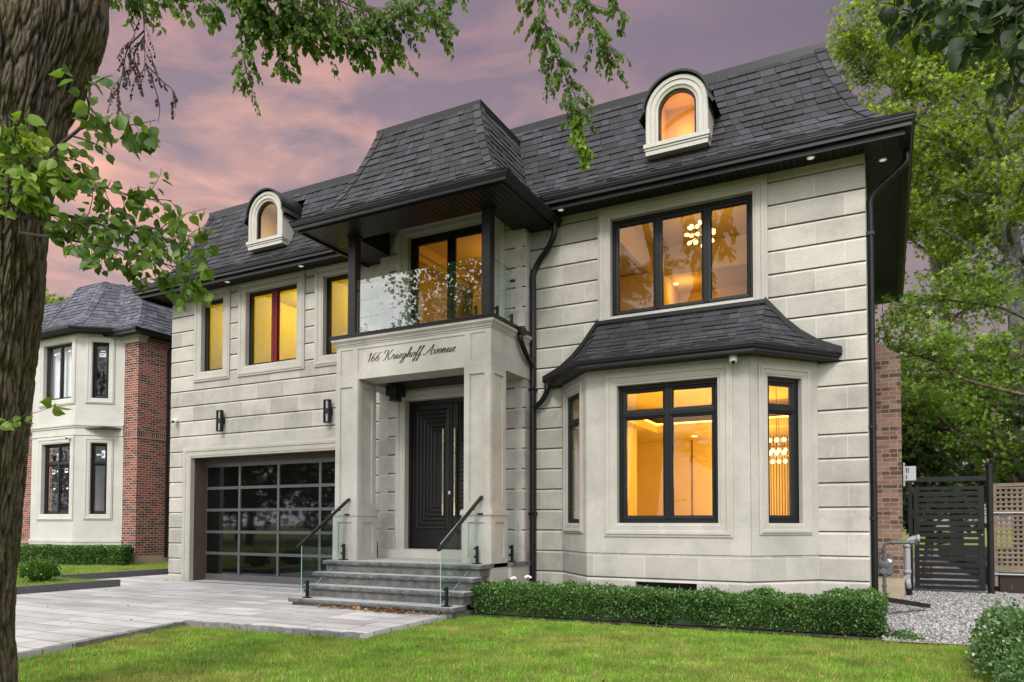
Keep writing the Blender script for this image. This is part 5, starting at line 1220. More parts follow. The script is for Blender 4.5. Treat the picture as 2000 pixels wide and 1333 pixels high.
def crown_pts(c, rad, n, lumps, seed, power=.5):
    rg = np.random.default_rng(seed); L_ = rg.normal(0, 1, (lumps, 3)); L_ /= np.linalg.norm(L_, axis=1, keepdims=True); L_ *= (rg.uniform(.25, 1, (lumps, 1))**power)*np.array(rad)*.82
    sz = rg.uniform(.16, .34, lumps)*min(rad); k = rg.integers(0, lumps, n); d = rg.normal(0, 1, (n, 3)); d /= np.linalg.norm(d, axis=1, keepdims=True)
    P = np.array(c)+L_[k]+d*(sz[k]*rg.uniform(.35, 1.0, n)**.6)[:, None]*np.array([1, 1, .75]); return P, d+rg.normal(0, .6, (n, 3))+np.array([0, 0, -.4])
def out_of_view(P):
    f = np.array(CF); r = np.array(CR); u = np.array(CU); X = P-np.array([0, 0, CAM_Z]); d = X@f; U = 1000+F_PX*(X@r)/np.maximum(d, .01); V_ = CY_PX-F_PX*(X@u)/np.maximum(d, .01)
    return (d < .2) | (V_ < -90) | (U < -160) | (U > 2160)
P, D = crown_pts((-11.2, 1.2, 9.2), (3.9, 4.2, 3.8), 15000, 110, 5); k = out_of_view(P); leaves('crown', P[k], D[k], .11, M['leaf_linden'], linden, 'heart')

# a second street tree outside the frame whose lowest branch hangs into the top right corner
t2 = thing('linden_tree', 'street tree whose dark leafy branch tip hangs into the top right corner', 'tree')
mb = MB(); mb.tube(curve([(4.6, 1.2, -.1), (4.6, 1.2, 1.5), (4.55, 1.25, 3.2), (4.4, 1.3, 5.5)], 6), np.linspace(.34, .2, 19).tolist(), 18); mb.tube(curve([(4.57, 1.25, 3.4), (3.6, 2.4, 4.6), (2.4, 3.9, 5.0), at(2030, -40, 4.6)], 6), np.linspace(.12, .03, 19).tolist(), 10); mb.build('trunk', M['bark3'], t2, smooth=True)
for i, (pts, sn) in enumerate([([at(2060, -80, 4.5), at(1960, -20, 4.5), at(1880, 20, 4.5), at(1790, 25, 4.5), at(1735, 5, 4.5)], 18), ([at(2060, -40, 4.4), at(1985, 20, 4.3), at(1920, 60, 4.4), at(1850, 75, 4.4)], 16), ([at(2080, 0, 4.3), at(2010, 60, 4.2), at(1985, 100, 4.3), at(1960, 125, 4.3)], 9), ([at(2080, -120, 4.4), at(2000, -50, 4.4), at(1900, -10, 4.4), at(1810, -20, 4.4)], 14)]):
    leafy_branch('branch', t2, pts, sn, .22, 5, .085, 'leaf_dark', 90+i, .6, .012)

# ------------------------------------------------------------------ trees beyond the house
def limb_tree(name, label, cat, trunk, trad, limbs, mat_b, mat_l, size, seed, twigs=14, per=10, group=None, shape='star', tl=.9, up=.25, extra=None):
    t = thing(name, label, cat, group); rg = random.Random(seed); mb = MB(); C = curve(trunk, 8); mb.tube(C, np.interp(np.linspace(0, 1, len(C)), np.linspace(0, 1, len(trad)), trad).tolist(), 14); P, D = [], []
    for (f, a, el, ln) in limbs:
        i = min(int(f*(len(C)-1)), len(C)-2); p = C[i].lerp(C[i+1], f*(len(C)-1)-i); d = Vector((math.cos(a)*math.cos(el), math.sin(a)*math.cos(el), math.sin(el))); q = [p]; n = 8
        for j in range(n): d = (d+Vector((rg.gauss(0, .10), rg.gauss(0, .10), rg.gauss(0, .07)+.02*up))).normalized(); q.append(q[-1]+d*ln/n)
        r = .022*ln; mb.tube(q, [max(r*(1-.85*j/n), .007) for j in range(n+1)], 7)
        for k in range(twigs):
            g = (.15+.85*rg.random())*n; j = min(int(g), n-1); pp = q[j].lerp(q[j+1], g-j); dd = Vector((rg.gauss(0, 1), rg.gauss(0, 1), rg.gauss(.1, .6))).normalized()+d*.5; dd.normalize(); L_ = tl*rg.uniform(.4, 1.15)*(1-.35*g/n); tw = [pp]
            for m_ in range(3): dd = (dd+Vector((rg.gauss(0, .25), rg.gauss(0, .25), rg.gauss(-.05, .2)))).normalized(); tw.append(tw[-1]+dd*L_/3)
            mb.tube(tw, [.012, .009, .007, .004], 4, cap=False)
            for m_ in range(per):
                h = (.2+.8*rg.random())*3; j2 = min(int(h), 2); x = tw[j2].lerp(tw[j2+1], h-j2)+Vector((rg.gauss(0, .14), rg.gauss(0, .14), rg.gauss(0, .11))); P.append(x); D.append((rg.gauss(0, 1), rg.gauss(0, 1), rg.gauss(-.5, .5)))
    mb.build('trunk', M[mat_b], t, smooth=True); P, D = arrv(P), arrv(D)
    if extra is not None: P = np.concatenate([P, extra[0]]); D = np.concatenate([D, extra[1]])
    leaves('crown', P, D, size, M[mat_l], t, shape); return t
rg = random.Random(21); lm = []
for k in range(46):
    f = .30+.68*k/46; a = k*2.39996+rg.uniform(-.4, .4); ln = (4.8*(1-abs(f-.5)*1.0)+.6)*rg.uniform(.75, 1.1); lm.append((f, a, rg.uniform(.15, .75)+.35*max(0, f-.6), ln))
limb_tree('maple_tree', 'tall yellow-green maple with pale grey trunk rising behind the right end of the house', 'tree', [(3.4, 24.3, .2), (3.35, 24.1, 4), (3.22, 23.97, 7.96), (3.0, 23.8, 10.2), (2.77, 23.6, 12.3), (2.5, 23.5, 15.0), (2.3, 23.5, 18.2)], [.30, .27, .24, .20, .16, .11, .03], lm, 'bark2', 'leaf_maple', .10, 3, 34, 34, tl=1.35)
rg = random.Random(22); lm = []
for k in range(24):
    f = .32+.66*k/24; lm.append((f, k*2.39996, rg.uniform(.25, .8), 3.2*rg.uniform(.7, 1.1)*(1.15-f*.6)))
limb_tree('maple_tree', 'slimmer second maple stem with thin yellow-green crown left of the tall grey trunk', 'tree', [(1.9, 26.5, .2), (1.85, 26.4, 5), (1.5, 26.2, 9.2), (.9, 26, 12.5), (.3, 25.8, 15.5), (.1, 25.8, 17.6)], [.2, .18, .15, .12, .07, .03], lm, 'bark2', 'leaf_maple', .10, 8, 28, 28, tl=1.35)
# crooked small tree behind the fence
t = thing('crooked_tree', 'crooked small tree with leaning pale limbs and layered green foliage behind the lattice fence', 'tree'); mb = MB(); d2 = 18.8
LB_ = [([at(2060, 1010, d2), at(2000, 935, d2), at(1950, 890, d2), at(1880, 855, d2), at(1800, 815, d2-.4), at(1740, 790, d2-.8)], .14), ([at(1975, 912, d2), at(1950, 860, d2), at(1938, 820, d2), at(1962, 760, d2), at(1985, 700, d2), at(2010, 620, d2)], .10), ([at(1940, 885, d2), at(1870, 850, d2-.2), at(1820, 800, d2-.6), at(1770, 780, d2-1.0), at(1700, 770, d2-1.2)], .06), ([at(2040, 780, d2-2.0), at(1950, 760, d2-2.2), at(1880, 740, d2-2.4), at(1830, 710, d2-2.6), at(1780, 690, d2-2.8), at(1730, 680, d2-3)], .05), ([at(2040, 640, d2-1), at(1950, 600, d2-1.2), at(1880, 590, d2-1.4), at(1800, 575, d2-1.6)], .045), ([at(1945, 830, d2), at(1915, 770, d2+.3), at(1880, 720, d2+.6), at(1850, 660, d2+.8)], .05)]
P, D = [], []; rg = random.Random(9)
for pts, r in LB_:
    C = curve(pts, 6); mb.tube(C, [r*(1-.75*i/len(C)) for i in range(len(C))], 9)
    for k in range(34):
        i = rg.randrange(6, len(C)-1); p = C[i]; dd = Vector((rg.gauss(0, 1), rg.gauss(0, 1), rg.gauss(.25, .5))).normalized(); tw = [p]
        for m_ in range(4): dd = (dd+Vector((rg.gauss(0, .2), rg.gauss(0, .2), rg.gauss(0, .12)))).normalized(); tw.append(tw[-1]+dd*rg.uniform(.2, .38))
        mb.tube(tw, [.014, .011, .008, .006, .004], 4, cap=False)
        for m_ in range(44):
            h = (.2+.8*rg.random())*4; j = min(int(h), 3); x = tw[j].lerp(tw[j+1], h-j)+Vector((rg.gauss(0, .16), rg.gauss(0, .16), rg.gauss(0, .06))); P.append(x); D.append((rg.gauss(0, 1), rg.gauss(0, 1), rg.gauss(-.25, .3)))
mb.build('trunk', M['bark3'], t, smooth=True); leaves('crown', arrv(P), arrv(D), .095, M['leaf_mid'], t, 'star')
def blob_tree(name, label, c, rad, n, lumps, seed, mat, size, trunk_r=.18, group=None, bark='bark3', shape='star', cat='tree', base=0.):
    t = thing(name, label, cat, group); mb = MB(); mb.tube(curve([(c[0], c[1], base), (c[0]+.1, c[1], (base+c[2])/2), (c[0], c[1], c[2]+rad[2]*.6)], 5), np.linspace(trunk_r, trunk_r*.3, 11).tolist(), 9)
    rg = random.Random(seed)
    for i in range(9): a = i*2.4; z = c[2]-rad[2]*.5+rad[2]*.11*i; mb.tube([(c[0], c[1], z-.4), (c[0]+math.cos(a)*rad[0]*.4, c[1]+math.sin(a)*rad[1]*.4, z+.2), (c[0]+math.cos(a)*rad[0]*.8, c[1]+math.sin(a)*rad[1]*.8, z+.5)], [trunk_r*.4, trunk_r*.25, .02], 6)
    mb.build('trunk', M[bark], t, smooth=True); P, D = crown_pts(c, rad, n, lumps, seed); leaves('crown', P, D, size, M[mat], t, shape); return t
for i, (c, rad, lab) in enumerate([((.9, 22.5, 2.9), (1.3, 1.3, 2.7), 'dark cedar close behind the gate beside the chimney'), ((4.3, 21.9, 3.3), (1.8, 1.5, 3.4), 'dark cedar at the right edge behind the lattice fence'), ((2.7, 25.8, 4.1), (1.9, 1.5, 4.2), 'taller dark cedar standing behind the crooked tree')]):
    blob_tree('cedar_tree', lab, c, rad, 9000, 60, 100+i, 'leaf_ever', .12, .14, 'dark evergreens behind the gate')
for i, (c, rad, lab) in enumerate([((-.8, 33, 5), (3.6, 3, 4.6), 'distant round tree glimpsed between chimney and gate'), ((4.5, 34, 5), (4.5, 3, 4.6), 'distant tall tree behind the pale maple trunk'), ((9, 33, 6), (4, 3, 5.6), 'distant tree beyond the right edge of the fence')]):
    blob_tree('broadleaf_tree', lab, c, rad, 8000, 110, 120+i, 'leaf_mid', .22, .25, 'trees far behind the garden')
p = at(104, 585, 46); blob_tree('broadleaf_tree', 'small treetop showing over the neighbouring roof beside the linden trunk', (p.x, p.y, p.z-2.2), (2.6, 2.6, 3.2), 6000, 60, 131, 'leaf_maple', .2, .3)
# trees across the street behind the photographer (seen in the window and garage reflections)
for i, (x, y, z, r) in enumerate([(-36, -8, 5.0, 4.6), (-47, -17, 6.0, 5.6), (-60, -24, 7.0, 6.5), (4, -28, 6.6, 5.2), (-29, -21, 6.3, 5.0), (-17.5, -9, 9.6, 5.2), (-33, -15, 5, 5.5), (-42, -24, 5, 6.5), (-54, -10, 5, 6), (-72, -20, 5.5, 7), (-46, -30, 6, 7)]):
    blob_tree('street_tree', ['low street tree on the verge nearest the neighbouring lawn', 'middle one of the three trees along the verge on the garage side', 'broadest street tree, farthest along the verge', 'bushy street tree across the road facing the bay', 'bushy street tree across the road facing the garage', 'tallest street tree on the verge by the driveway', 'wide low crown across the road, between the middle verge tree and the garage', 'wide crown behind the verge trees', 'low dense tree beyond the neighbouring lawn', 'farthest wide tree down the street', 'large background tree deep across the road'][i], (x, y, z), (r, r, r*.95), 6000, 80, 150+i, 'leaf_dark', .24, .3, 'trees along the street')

# ------------------------------------------------------------------ hedges and bushes
def foliage_shell(P0, Nn, n, depth, size, lump, mat, name, parent, seed, shape='quad'):
    """leaves through a shell: P0 surface points (n,3), Nn outward normals"""
    rg = np.random.default_rng(seed); ln = np.array([mnoise.noise(Vector(p)*lump[0])+.5*mnoise.noise(Vector(p)*lump[0]*2.7) for p in P0]); d = -rg.exponential(depth, len(P0))+ln*lump[1]+(rg.random(len(P0)) < .05)*rg.uniform(0, .045, len(P0))
    P = P0+Nn*d[:, None]+rg.normal(0, .008, P0.shape); return leaves(name, P, Nn*.8+rg.normal(0, .7, P.shape)+np.array([0, 0, .3]), size, M[mat], parent, shape)
def hedge(label, path, w, z0, z1, dens, size, mat, seed, lump=(3.0, .045), nm='clipped_hedge'):
    """path: front line polyline; the hedge stands to its left side"""
    t = thing(nm, label, 'hedge'); PP, NN = [], []; rg = np.random.default_rng(seed); core = MB()
    for a, b in zip(path, path[1:]):
        A, B = np.array(a), np.array(b); L_ = np.linalg.norm(B-A); d = (B-A)/L_; nr = np.array([d[1], -d[0]]); h = z1-z0
        for (wid, kind) in ((h, 'f'), (w, 't'), (h, 'b')):
            n = int(L_*wid*dens*(1 if kind != 'b' else .5)); u = rg.uniform(-.02, L_+.02, n); v = rg.random(n)
            if kind == 't': xy = A+d*u[:, None]-nr*(v*w)[:, None]; z = np.full(n, z1); N_ = np.tile([0, 0, 1.], (n, 1)); e = np.minimum(v, 1-v)*w; z = z-np.clip(.13-e, 0, .13)*.75
            else:
                off = 0 if kind == 'f' else w; xy = A+d*u[:, None]-nr*off; z = z0+.03+(h-.03)*v**.75; s = 1 if kind == 'f' else -1; N_ = np.tile([nr[0]*s, nr[1]*s, .15], (n, 1)); xy = xy-nr*s*np.clip(.2-v, 0, .2)[:, None]*.3
            PP.append(np.column_stack([xy, z])); NN.append(N_)
        for o, s in ((A, -1), (B, 1)):
            n = int(w*h*dens); v = rg.random(n); q = rg.random(n); PP.append(np.column_stack([o-nr*(q*w)[:, None], z0+.03+(h-.03)*v**.75])); NN.append(np.tile([d[0]*s, d[1]*s, .1], (n, 1)))
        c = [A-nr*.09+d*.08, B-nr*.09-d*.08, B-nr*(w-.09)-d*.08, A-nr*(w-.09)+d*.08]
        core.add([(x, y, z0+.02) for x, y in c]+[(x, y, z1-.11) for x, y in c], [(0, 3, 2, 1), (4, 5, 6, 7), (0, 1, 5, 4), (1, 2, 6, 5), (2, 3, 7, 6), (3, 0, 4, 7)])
        st = MB()
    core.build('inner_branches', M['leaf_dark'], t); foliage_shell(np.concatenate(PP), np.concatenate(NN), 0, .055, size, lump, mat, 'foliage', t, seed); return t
hedge('low clipped boxwood hedge along the front lawn under the bay window', [(-5.93, 10.06), (-3.0, 10.24), (-.10, 10.42), (-.08, 11.95)], .68, -.05, .415, 6200, .034, 'leaf_box', 3, (3.6, .11))
hedge('dark clipped hedge in front of the neighbouring bay window', [(-27.0, 13.2), (-23.5, 13.2), (-20.75, 14.25)], .55, .11, .66, 3200, .055, 'leaf_box', 4, (2.2, .06))
def bush(name, label, blobs, n, size, mat, seed, cat='bush', shoots=0, lump=(4., .06), group=None):
    t = thing(name, label, cat, group); rg = np.random.default_rng(seed); PP, NN = [], []; core = MB(); tot = sum(r[0]*r[1]+r[0]*r[2] for _, r in blobs)
    for c, r in blobs:
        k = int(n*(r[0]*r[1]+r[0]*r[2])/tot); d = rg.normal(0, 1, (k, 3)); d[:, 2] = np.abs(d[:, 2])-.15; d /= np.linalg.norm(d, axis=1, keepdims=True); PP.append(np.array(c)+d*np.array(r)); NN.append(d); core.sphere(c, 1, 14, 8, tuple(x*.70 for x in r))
    P0, N0 = np.concatenate(PP), np.concatenate(NN)
    if shoots:
        i = rg.integers(0, len(P0), shoots); sp, sn = [], []
        for j in i:
            if N0[j, 2] < .1: continue
            dv = N0[j]*.5+np.array([0, 0, .7])+rg.normal(0, .2, 3); dv /= np.linalg.norm(dv); L_ = rg.uniform(.08, .24)
            for q in np.linspace(0, L_, 12): sp.append(P0[j]+dv*q); sn.append(dv+rg.normal(0, .8, 3))
        P0 = np.concatenate([P0, np.array(sp)]); N0 = np.concatenate([N0, np.array(sn)])
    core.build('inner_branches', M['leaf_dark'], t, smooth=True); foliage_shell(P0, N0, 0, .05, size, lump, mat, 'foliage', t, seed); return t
bush('euonymus_bush', 'loose pale-tipped evergreen bush at the bottom right corner beside the gravel', [((1.30, 8.2, .12), (.58, .75, .52)), ((1.05, 8.75, .15), (.30, .45, .42)), ((1.9, 8.6, .2), (.6, .8, .62)), ((1.25, 7.4, .02), (.45, .6, .40))], 30000, .036, 'leaf_euo', 6, shoots=260)
YL = [('small round yew bush on the neighbouring lawn', (-16.72, 9.55, .26)), ('round yew bush hidden behind the linden trunk, second from the side path', (-16.9, 7.9, .24)), ('round yew bush behind the linden trunk, third from the side path', (-16.8, 6.6, .24)), ('round yew bush behind the linden trunk, nearest the street', (-16.7, 5.3, .24))]
for i, (lab, c) in enumerate(YL): bush('yew_bush', lab, [(c, (.34+.03*(i % 2), .34, .26))], 6500, .042, 'leaf_yew', 30+i, shoots=120, group='round yews along the neighbouring kerb')
for i, (x, y, z) in enumerate([(-5.62, 10.93, .47), (-5.37, 10.97, .50)]):
    t = thing('white_flower', ['white flower head at the back of the hedge, the one closer to the steps', 'white flower head at the back of the hedge, the one closer to the downspout'][i], 'flower', 'white flowers behind the boxwood'); mb = MB(); rg = random.Random(i)
    for k in range(26): a = k*2.4; zz = .2+.8*rg.random(); r = math.sqrt(1-zz*zz); mb.sphere((x+.05*r*math.cos(a), y+.05*r*math.sin(a), z+.035*zz), .016, 6, 4)
    mb.build('petals', M['white'], t); mb = MB(); mb.tube([(x, y, -.04), (x, y, z)], .006, 5); mb.build('stem', M['leaf_dark'], t)
# weeds and fallen leaves
P = scatter([(-.1, 10.22), (.45, 10.32), (.25, 10.9), (-.05, 10.8)], 900); P = np.column_stack([P, np.full(len(P), -.03)+RNG.uniform(0, .05, len(P))]); tag(leaves('ground_weeds', P, np.column_stack([RNG.normal(0, 1, (len(P), 2)), RNG.uniform(0, .6, len(P))]), .05, M['leaf_box'], None, 'quad'), 'low green weeds at the corner of the boxwood hedge and the gravel', 'weeds', kind='stuff')
def litter(P, z, size, name='fallen_leaves'):
    P3 = np.column_stack([P, np.full(len(P), z)+RNG.uniform(0, .02, len(P))]); D = np.column_stack([RNG.normal(0, 1, (len(P), 2)), RNG.normal(.15, .25, len(P))]); return leaves(name, P3, D, size, M['dry'], None, 'heart', flat=np.tile([0, 0, 1.], (len(P), 1)))
n = 170; x = np.concatenate([RNG.normal(-7.55, .38, n//2), RNG.normal(-6.75, .35, n//3), RNG.uniform(-8.6, -6.0, n-n//2-n//3)]); P = np.column_stack([x, 9.40-np.abs(RNG.normal(0, .07, n))])
tag(litter(P, .012, .055), 'drift of dry brown leaves against the lowest granite step', 'fallen leaves', kind='stuff')
P = np.concatenate([scatter(LAWN, 1.6), scatter([(-.05, 10.4), (1, 10.6), (2, 17.8), (-.1, 17.8)], 5), scatter([(-8.9, 7.0), (-6.1, 7.2), (-6.1, 7.1), (-8.9, 6.9)], 40)]); tag(litter(P, -.02, .045), 'scattered orange and brown leaves on the lawn and gravel', 'fallen leaves', kind='stuff')
P = scatter([(-15, 4), (-8.6, 4), (-6.1, 7.5), (-6.1, 9.2), (-15, 11.5)], .8); tag(litter(P, .006, .035), 'few small dry leaves lying on the pavers', 'fallen leaves', kind='stuff')

# ------------------------------------------------------------------ gate, lattice fence, side fence
GY = 18.0
t = thing('side_gate', 'black horizontal slat gate with tall post closing the gravel side path', 'gate')
mb = MB(); mb.box(.40, .475, GY-.04, GY+.04, -.1, 2.40); mb.tube([(1.89, GY, -.1), (1.89, GY, 2.62)], .062, 16); mb.tube([(1.89, GY, 2.62), (1.89, GY, 2.66), (1.89, GY, 2.68)], [.075, .075, .03], 16); mb.box(.475, 1.85, GY-.03, GY+.03, 2.33, 2.43); mb.build('gate_frame', M['black'], t)
mb = MB(); mb.box(.505, .60, GY-.03, GY+.03, .03, 2.22); mb.box(1.68, 1.79, GY-.03, GY+.03, .03, 2.22); mb.box(.60, 1.68, GY-.03, GY+.03, .03, .10); mb.box(.60, 1.68, GY-.03, GY+.03, 2.15, 2.22)
z = .135
while z < 2.12: mb.box(.60, 1.68, GY-.012, GY+.012, z, z+.088); z += .126
lf = mb.build('gate_leaf', M['black'], t)
mb = MB(); mb.box(1.60, 1.76, GY-.075, GY-.055, 1.30, 1.315); mb.box(1.735, 1.76, GY-.06, GY-.03, 1.24, 1.34); mb.build('latch', M['black'], lf); mb = MB(); mb.tube([(1.75, GY-.031, 1.20), (1.75, GY-.04, 1.20)], .012, 8); mb.build('keyhole', M['brass'], lf)
t = thing('lattice_fence', 'weathered wooden lattice fence right of the black gate', 'fence'); FY = 18.5
mb = MB(); x = 2.02
while x < 4.2: mb.box(x, x+.042, FY, FY+.012, .46, 2.22); x += .098
z = .50
while z < 2.2: mb.box(2.02, 4.2, FY-.012, FY, z, z+.042); z += .098
mb.build('lattice', M['lattice'], t)
mb = MB(); mb.box(2.0, 4.2, FY-.03, FY+.04, 2.22, 2.29); mb.box(2.0, 4.2, FY-.02, FY+.03, .40, .52)
for x in (1.98, 2.62, 3.9): mb.box(x, x+.085, FY-.025, FY+.05, .1, 2.24)
mb.build('frame_rails', M['lattice'], t)
for z in (1.66, .36): mb = MB(); mb.tube([(1.96, FY-.05, z), (4.2, FY-.05, z)], .018, 8); mb.build('metal_bar', M['greyp'], t)
t = thing('board_fence', 'brown horizontal board fence in the gap between the two houses', 'fence'); mb = MB(); z = .12
while z < 2.2: mb.box(-21.0, -16.0, 16.4, 16.43, z, z+.075); z += .083
mb.build('boards', M['fence'], t); mb = MB(); mb.box(-20.98, -20.88, 16.33, 16.41, .0, 2.45); mb.box(-18.5, -18.4, 16.33, 16.4, .0, 2.3); mb.build('posts', M['black'], t)

# ------------------------------------------------------------------ neighbouring house
nb = thing('neighbour_house', 'neighbouring house with red brick corner, pale stone two-storey bay and slate grey mansard roof', 'house')
NX, NY_ = -21.07, 14.92; BY = 14.02; BXs = (-26.25, -25.15, -22.85, -21.75)
mb = MB(); mb.box(NX-.68, NX, NY_, 27, .36, 7.45); mb.box(-34, BXs[0]+.1, 15.3, 27, .3, 7.45); mb.build('brick_wall', M['redbrick'], nb)
M['soldier'] = mat_brick('soldier_course_brick', (.19, .055, .04), (.27, .10, .07), (.44, .39, .35), .075, .23)
mb = MB(); mb.box(NX-.69, NX+.015, NY_-.015, 26.9, 4.10, 4.33); mb.build('soldier_course', M['soldier'], nb); mb = MB(); mb.box(NX-.70, NX+.025, NY_-.025, 26.9, 4.335, 4.41); mb.build('brick_band', M['redbrick'], nb)
mb = MB(); mb.box(NX-.67, NX+.02, NY_-.02, 26.9, -.1, .355); mb.box(-34, -26.3, 15.28, 15.6, -.1, .29); mb.build('plinth', M['concrete'], nb)
mb = MB(); mb.box(NX-.70, NX+.03, NY_-.03, NY_+.25, 7.18, 7.30); mb.box(NX-.72, NX+.05, NY_-.05, NY_+.27, 7.30, 7.36); mb.box(NX-.75, NX+.08, NY_-.08, NY_+.3, 7.36, 7.45); mb.build('corner_capital', M['precast'], nb)
nR = ang((BXs[2], BY), (BXs[3], NY_)); nL = ang((BXs[0], NY_), (BXs[1], BY)); NLen = math.hypot(BXs[3]-BXs[2], NY_-BY); NF, NR, NLf = Fr(0, BY), Fr(BXs[2], BY, nR), Fr(BXs[0], NY_, nL)
U1, U2 = (-24.58, -23.05, 5.39, 7.20), (NLen*.5-.25, NLen*.5+.25, 5.39, 7.20); G1, G2 = (-24.58, -23.05, 1.69, 3.97), (NLen*.5-.25, NLen*.5+.25, 1.69, 3.97); CL = (-24.35, -23.3, .22, .52)
mb = MB()
for fr, a, b, h in ((NF, BXs[1], BXs[2], [U1, G1, CL]), (NR, 0, NLen, [U2, G2]), (NLf, 0, NLen, [U2, G2])): plate(mb, fr, a, b, -.1, 7.45, h, -.22, 0)
for z, d, h in ((.80, .05, .07), (.72, .03, .08), (4.50, .06, .06), (4.44, .03, .06), (4.20, .025, .04)):
    for fr, a, b in ((NF, BXs[1]-d*.3, BXs[2]+d*.3), (NR, -d*.3, NLen), (NLf, 0, NLen+d*.3)): mb.fbox(fr, a, b, .001, d, z, z+h)
mb.build('bay_wall', M['precast'], nb)
def stickers(w, fr, L_):
    mb = MB()
    for (u, z, a, b, c) in L_: mb.cur = c; p = [fr.pt(u+x, -.165, z+y) for x, y in ((0, 0), (a, 0), (a, b), (0, b))]; mb.add(p, [(0, 1, 2, 3)])
    mb.build('stickers', [M['sticker'], M['stickblue']], w, recalc=False)
w = window(NF, *U1, nb, (-23.815,), (), .20, sash=.03, fw=.06, trimmat='precast'); stickers(w, NF, [(-24.3, 6.9, .14, .07, 0), (-24.1, 6.93, .10, .05, 0), (-24.15, 6.15, .14, .06, 0), (-23.55, 6.95, .14, .06, 0)])
w = window(NR, *U2, nb, (), (), .17, sash=.05, fw=.06, trimmat='precast'); u = NLen*.5; stickers(w, NR, [(u-.06, 6.92, .14, .04, 0), (u-.09, 6.76, .19, .12, 0), (u-.08, 6.80, .15, .05, 1)])
w = window(NF, *G1, nb, (-23.815,), (3.33,), .20, sash=.04, fw=.06, trimmat='precast'); stickers(w, NF, [(-24.28, 3.0, .16, .14, 0), (-24.26, 3.05, .12, .07, 1), (-24.03, 3.06, .1, .06, 0), (-23.60, 3.03, .16, .14, 0), (-23.58, 3.08, .12, .07, 1), (-24.05, 3.45, .10, .22, 0), (-24.04, 3.47, .05, .15, 1), (-23.32, 3.5, .1, .22, 0), (-24.2, 2.5, .1, .05, 0), (-23.5, 2.5, .1, .05, 0)])
w = window(NR, *G2, nb, (), (3.33,), .17, sash=.05, fw=.06, trimmat='precast'); stickers(w, NR, [(u+.03, 3.5, .11, .24, 0), (u+.04, 3.55, .06, .12, 1), (u-.12, 3.58, .12, .04, 0)])
for h in (U2, G2): window(NLf, *h, nb, (), (), .17, fw=.06, trimmat='precast')
mb = MB(); ring(mb, NF, *CL, TRIM_PROF(.12)); mb.build('cellar_trim', M['precast'], nb); mb = MB(); mb.fbox(NF, CL[0], CL[1], -.2, -.15, CL[2], CL[3]); mb.build('cellar_window', M['frame'], nb)
mb = MB(); p = [NF.pt(u_, -.32, z) for u_, z in ((-24.7, 5.3), (-22.9, 5.3), (-22.9, 7.3), (-24.7, 7.3))]; mb.add(p, [(0, 1, 2, 3)]); mb.build('window_blind', M['blind'], nb, recalc=False)
mb = MB(); mb.box(-26, -21.8, 15.2, 15.25, .2, 7.4); mb.box(-26, -21.8, 14.2, 15.2, 4.4, 4.45); mb.build('dim_room', M['roomdark'], nb)  # dark sheets stand in for the unlit room depth
mb, cp = MB(), []; NO = .45; ne = [(-34, 15.3-NO), (NX+NO, NY_-NO), (NX+NO, 27)]; S2 = 1.25; nP = [(0, 7.50), (.06, 7.56), (.28, 7.72), (.45, 7.98), (.62, 8.42), (.80, 8.92), (1.0, 9.45)]
roof_face(mb, (-34, NY_-NO), (NX+NO, NY_-NO), (-34, NY_-NO+S2), (NX+NO-S2, NY_-NO+S2), nP, cap_mb=cp, hips=(1,)); roof_face(mb, (NX+NO, NY_-NO), (NX+NO, 27), (NX+NO-S2, NY_-NO+S2), (NX+NO-S2, 27), nP, cap_mb=cp, hips=(0,))
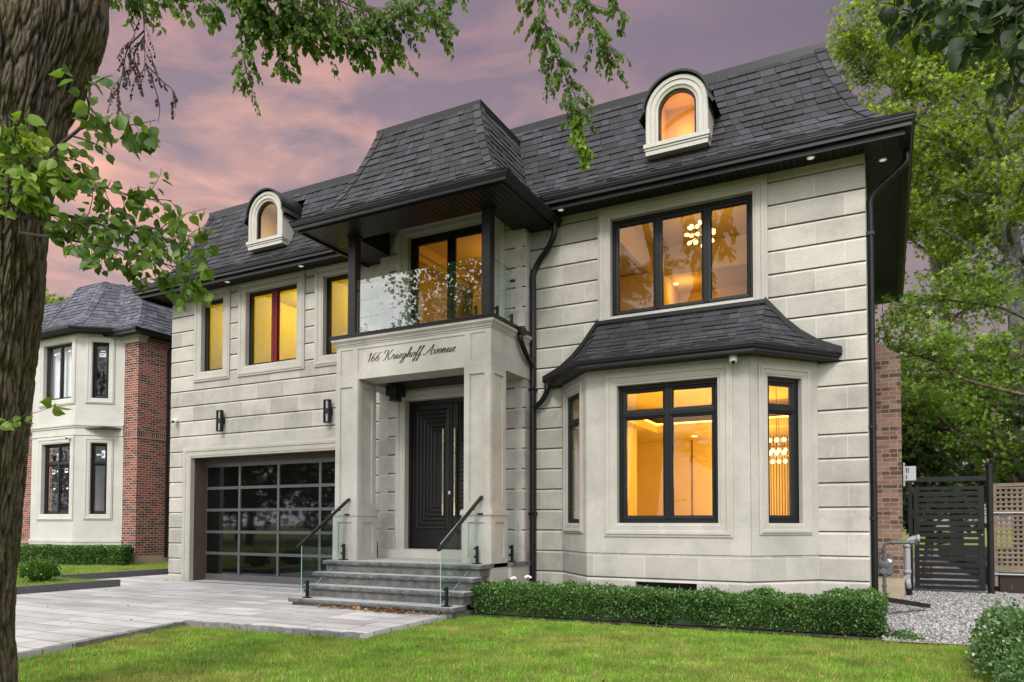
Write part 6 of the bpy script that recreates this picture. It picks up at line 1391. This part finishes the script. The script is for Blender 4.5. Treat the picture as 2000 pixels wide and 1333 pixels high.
bO = .38; q = [(BXs[0]-bO*.8, NY_-.25), (BXs[1]-bO*.45, BY-bO), (BXs[2]+bO*.45, BY-bO), (BXs[3]+bO*.8, NY_-.25)]; tq = [(-25.0, 15.75), (-24.7, 15.2), (-23.3, 15.2), (-23.0, 15.75)]; bP = [(0, 7.58), (.06, 7.63), (.28, 7.80), (.45, 8.06), (.62, 8.50), (.80, 9.0), (1.0, 9.52)]
for i in range(3): roof_face(mb, q[i], q[i+1], tq[i], tq[i+1], bP, cap_mb=cp, hips=(0, 1))
nr_ = mb.build('roof', M['shingle_n'], nb); [q.build('hip_cap', M['shingle_n'], nr_) for q in cp]
mb = MB(); mb.box(-34, NX+NO-S2, NY_-NO+S2, 26, 9.40, 9.47); mb.add([(*p, 9.50) for p in tq], [(0, 1, 2, 3)]); mb.build('roof_deck', M['gutter'], nr_)
mb = MB(); gutter(mb, [(-34, NY_-NO), (NX+NO, NY_-NO), (NX+NO, 27)], 7.50); gutter(mb, q, 7.58); mb.build('eave_gutter', M['gutter'], nb)
mb = MB(); mb.box(-34, NX+NO-.05, NY_-NO+.05, NY_+.2, 7.40, 7.43); mb.box(NX-.01, NX+NO-.05, NY_+.2, 27, 7.40, 7.43); mb.add([(*p, 7.455) for p in q]+[(*p, 7.47) for p in q], [(0, 1, 2, 3), (4, 5, 6, 7)]); mb.build('soffit', M['soffit'], nb)
mb = MB(); mb.tube(curve([(NX+.2, 15.95, 7.4), (NX+.2, 15.95, 7.25), (NX+.07, 15.95, 7.0), (NX+.07, 15.95, 6.8)], 5)+[Vector((NX+.07, 15.95, .3))], .05, 8); mb.build('downspout', M['gutter'], nb)
camera_(-23.02, BY-.12, 3.98+.12, (.3, -.85, -.25), 'white dome camera on the neighbouring bay between its two storeys')
t = thing('iron_railing', 'black iron stoop railing left of the neighbouring bay, by the linden trunk', 'railing'); mb = MB()
for k in range(9): mb.box(-27.2+.12*k, -27.18+.12*k, 13.9, 13.92, .75, 1.75)
mb.box(-27.25, -26.2, 13.89, 13.93, 1.72, 1.76); mb.box(-27.25, -26.2, 13.89, 13.93, .82, .85); mb.box(-26.25, -26.2, 13.88, 13.94, .6, 1.85); mb.build('bars', M['black'], t)
mb = MB(); mb.box(-29, -26.15, 13.85, 15.3, -.1, .74); mb.build('stone_stoop', M['concrete'], nb)
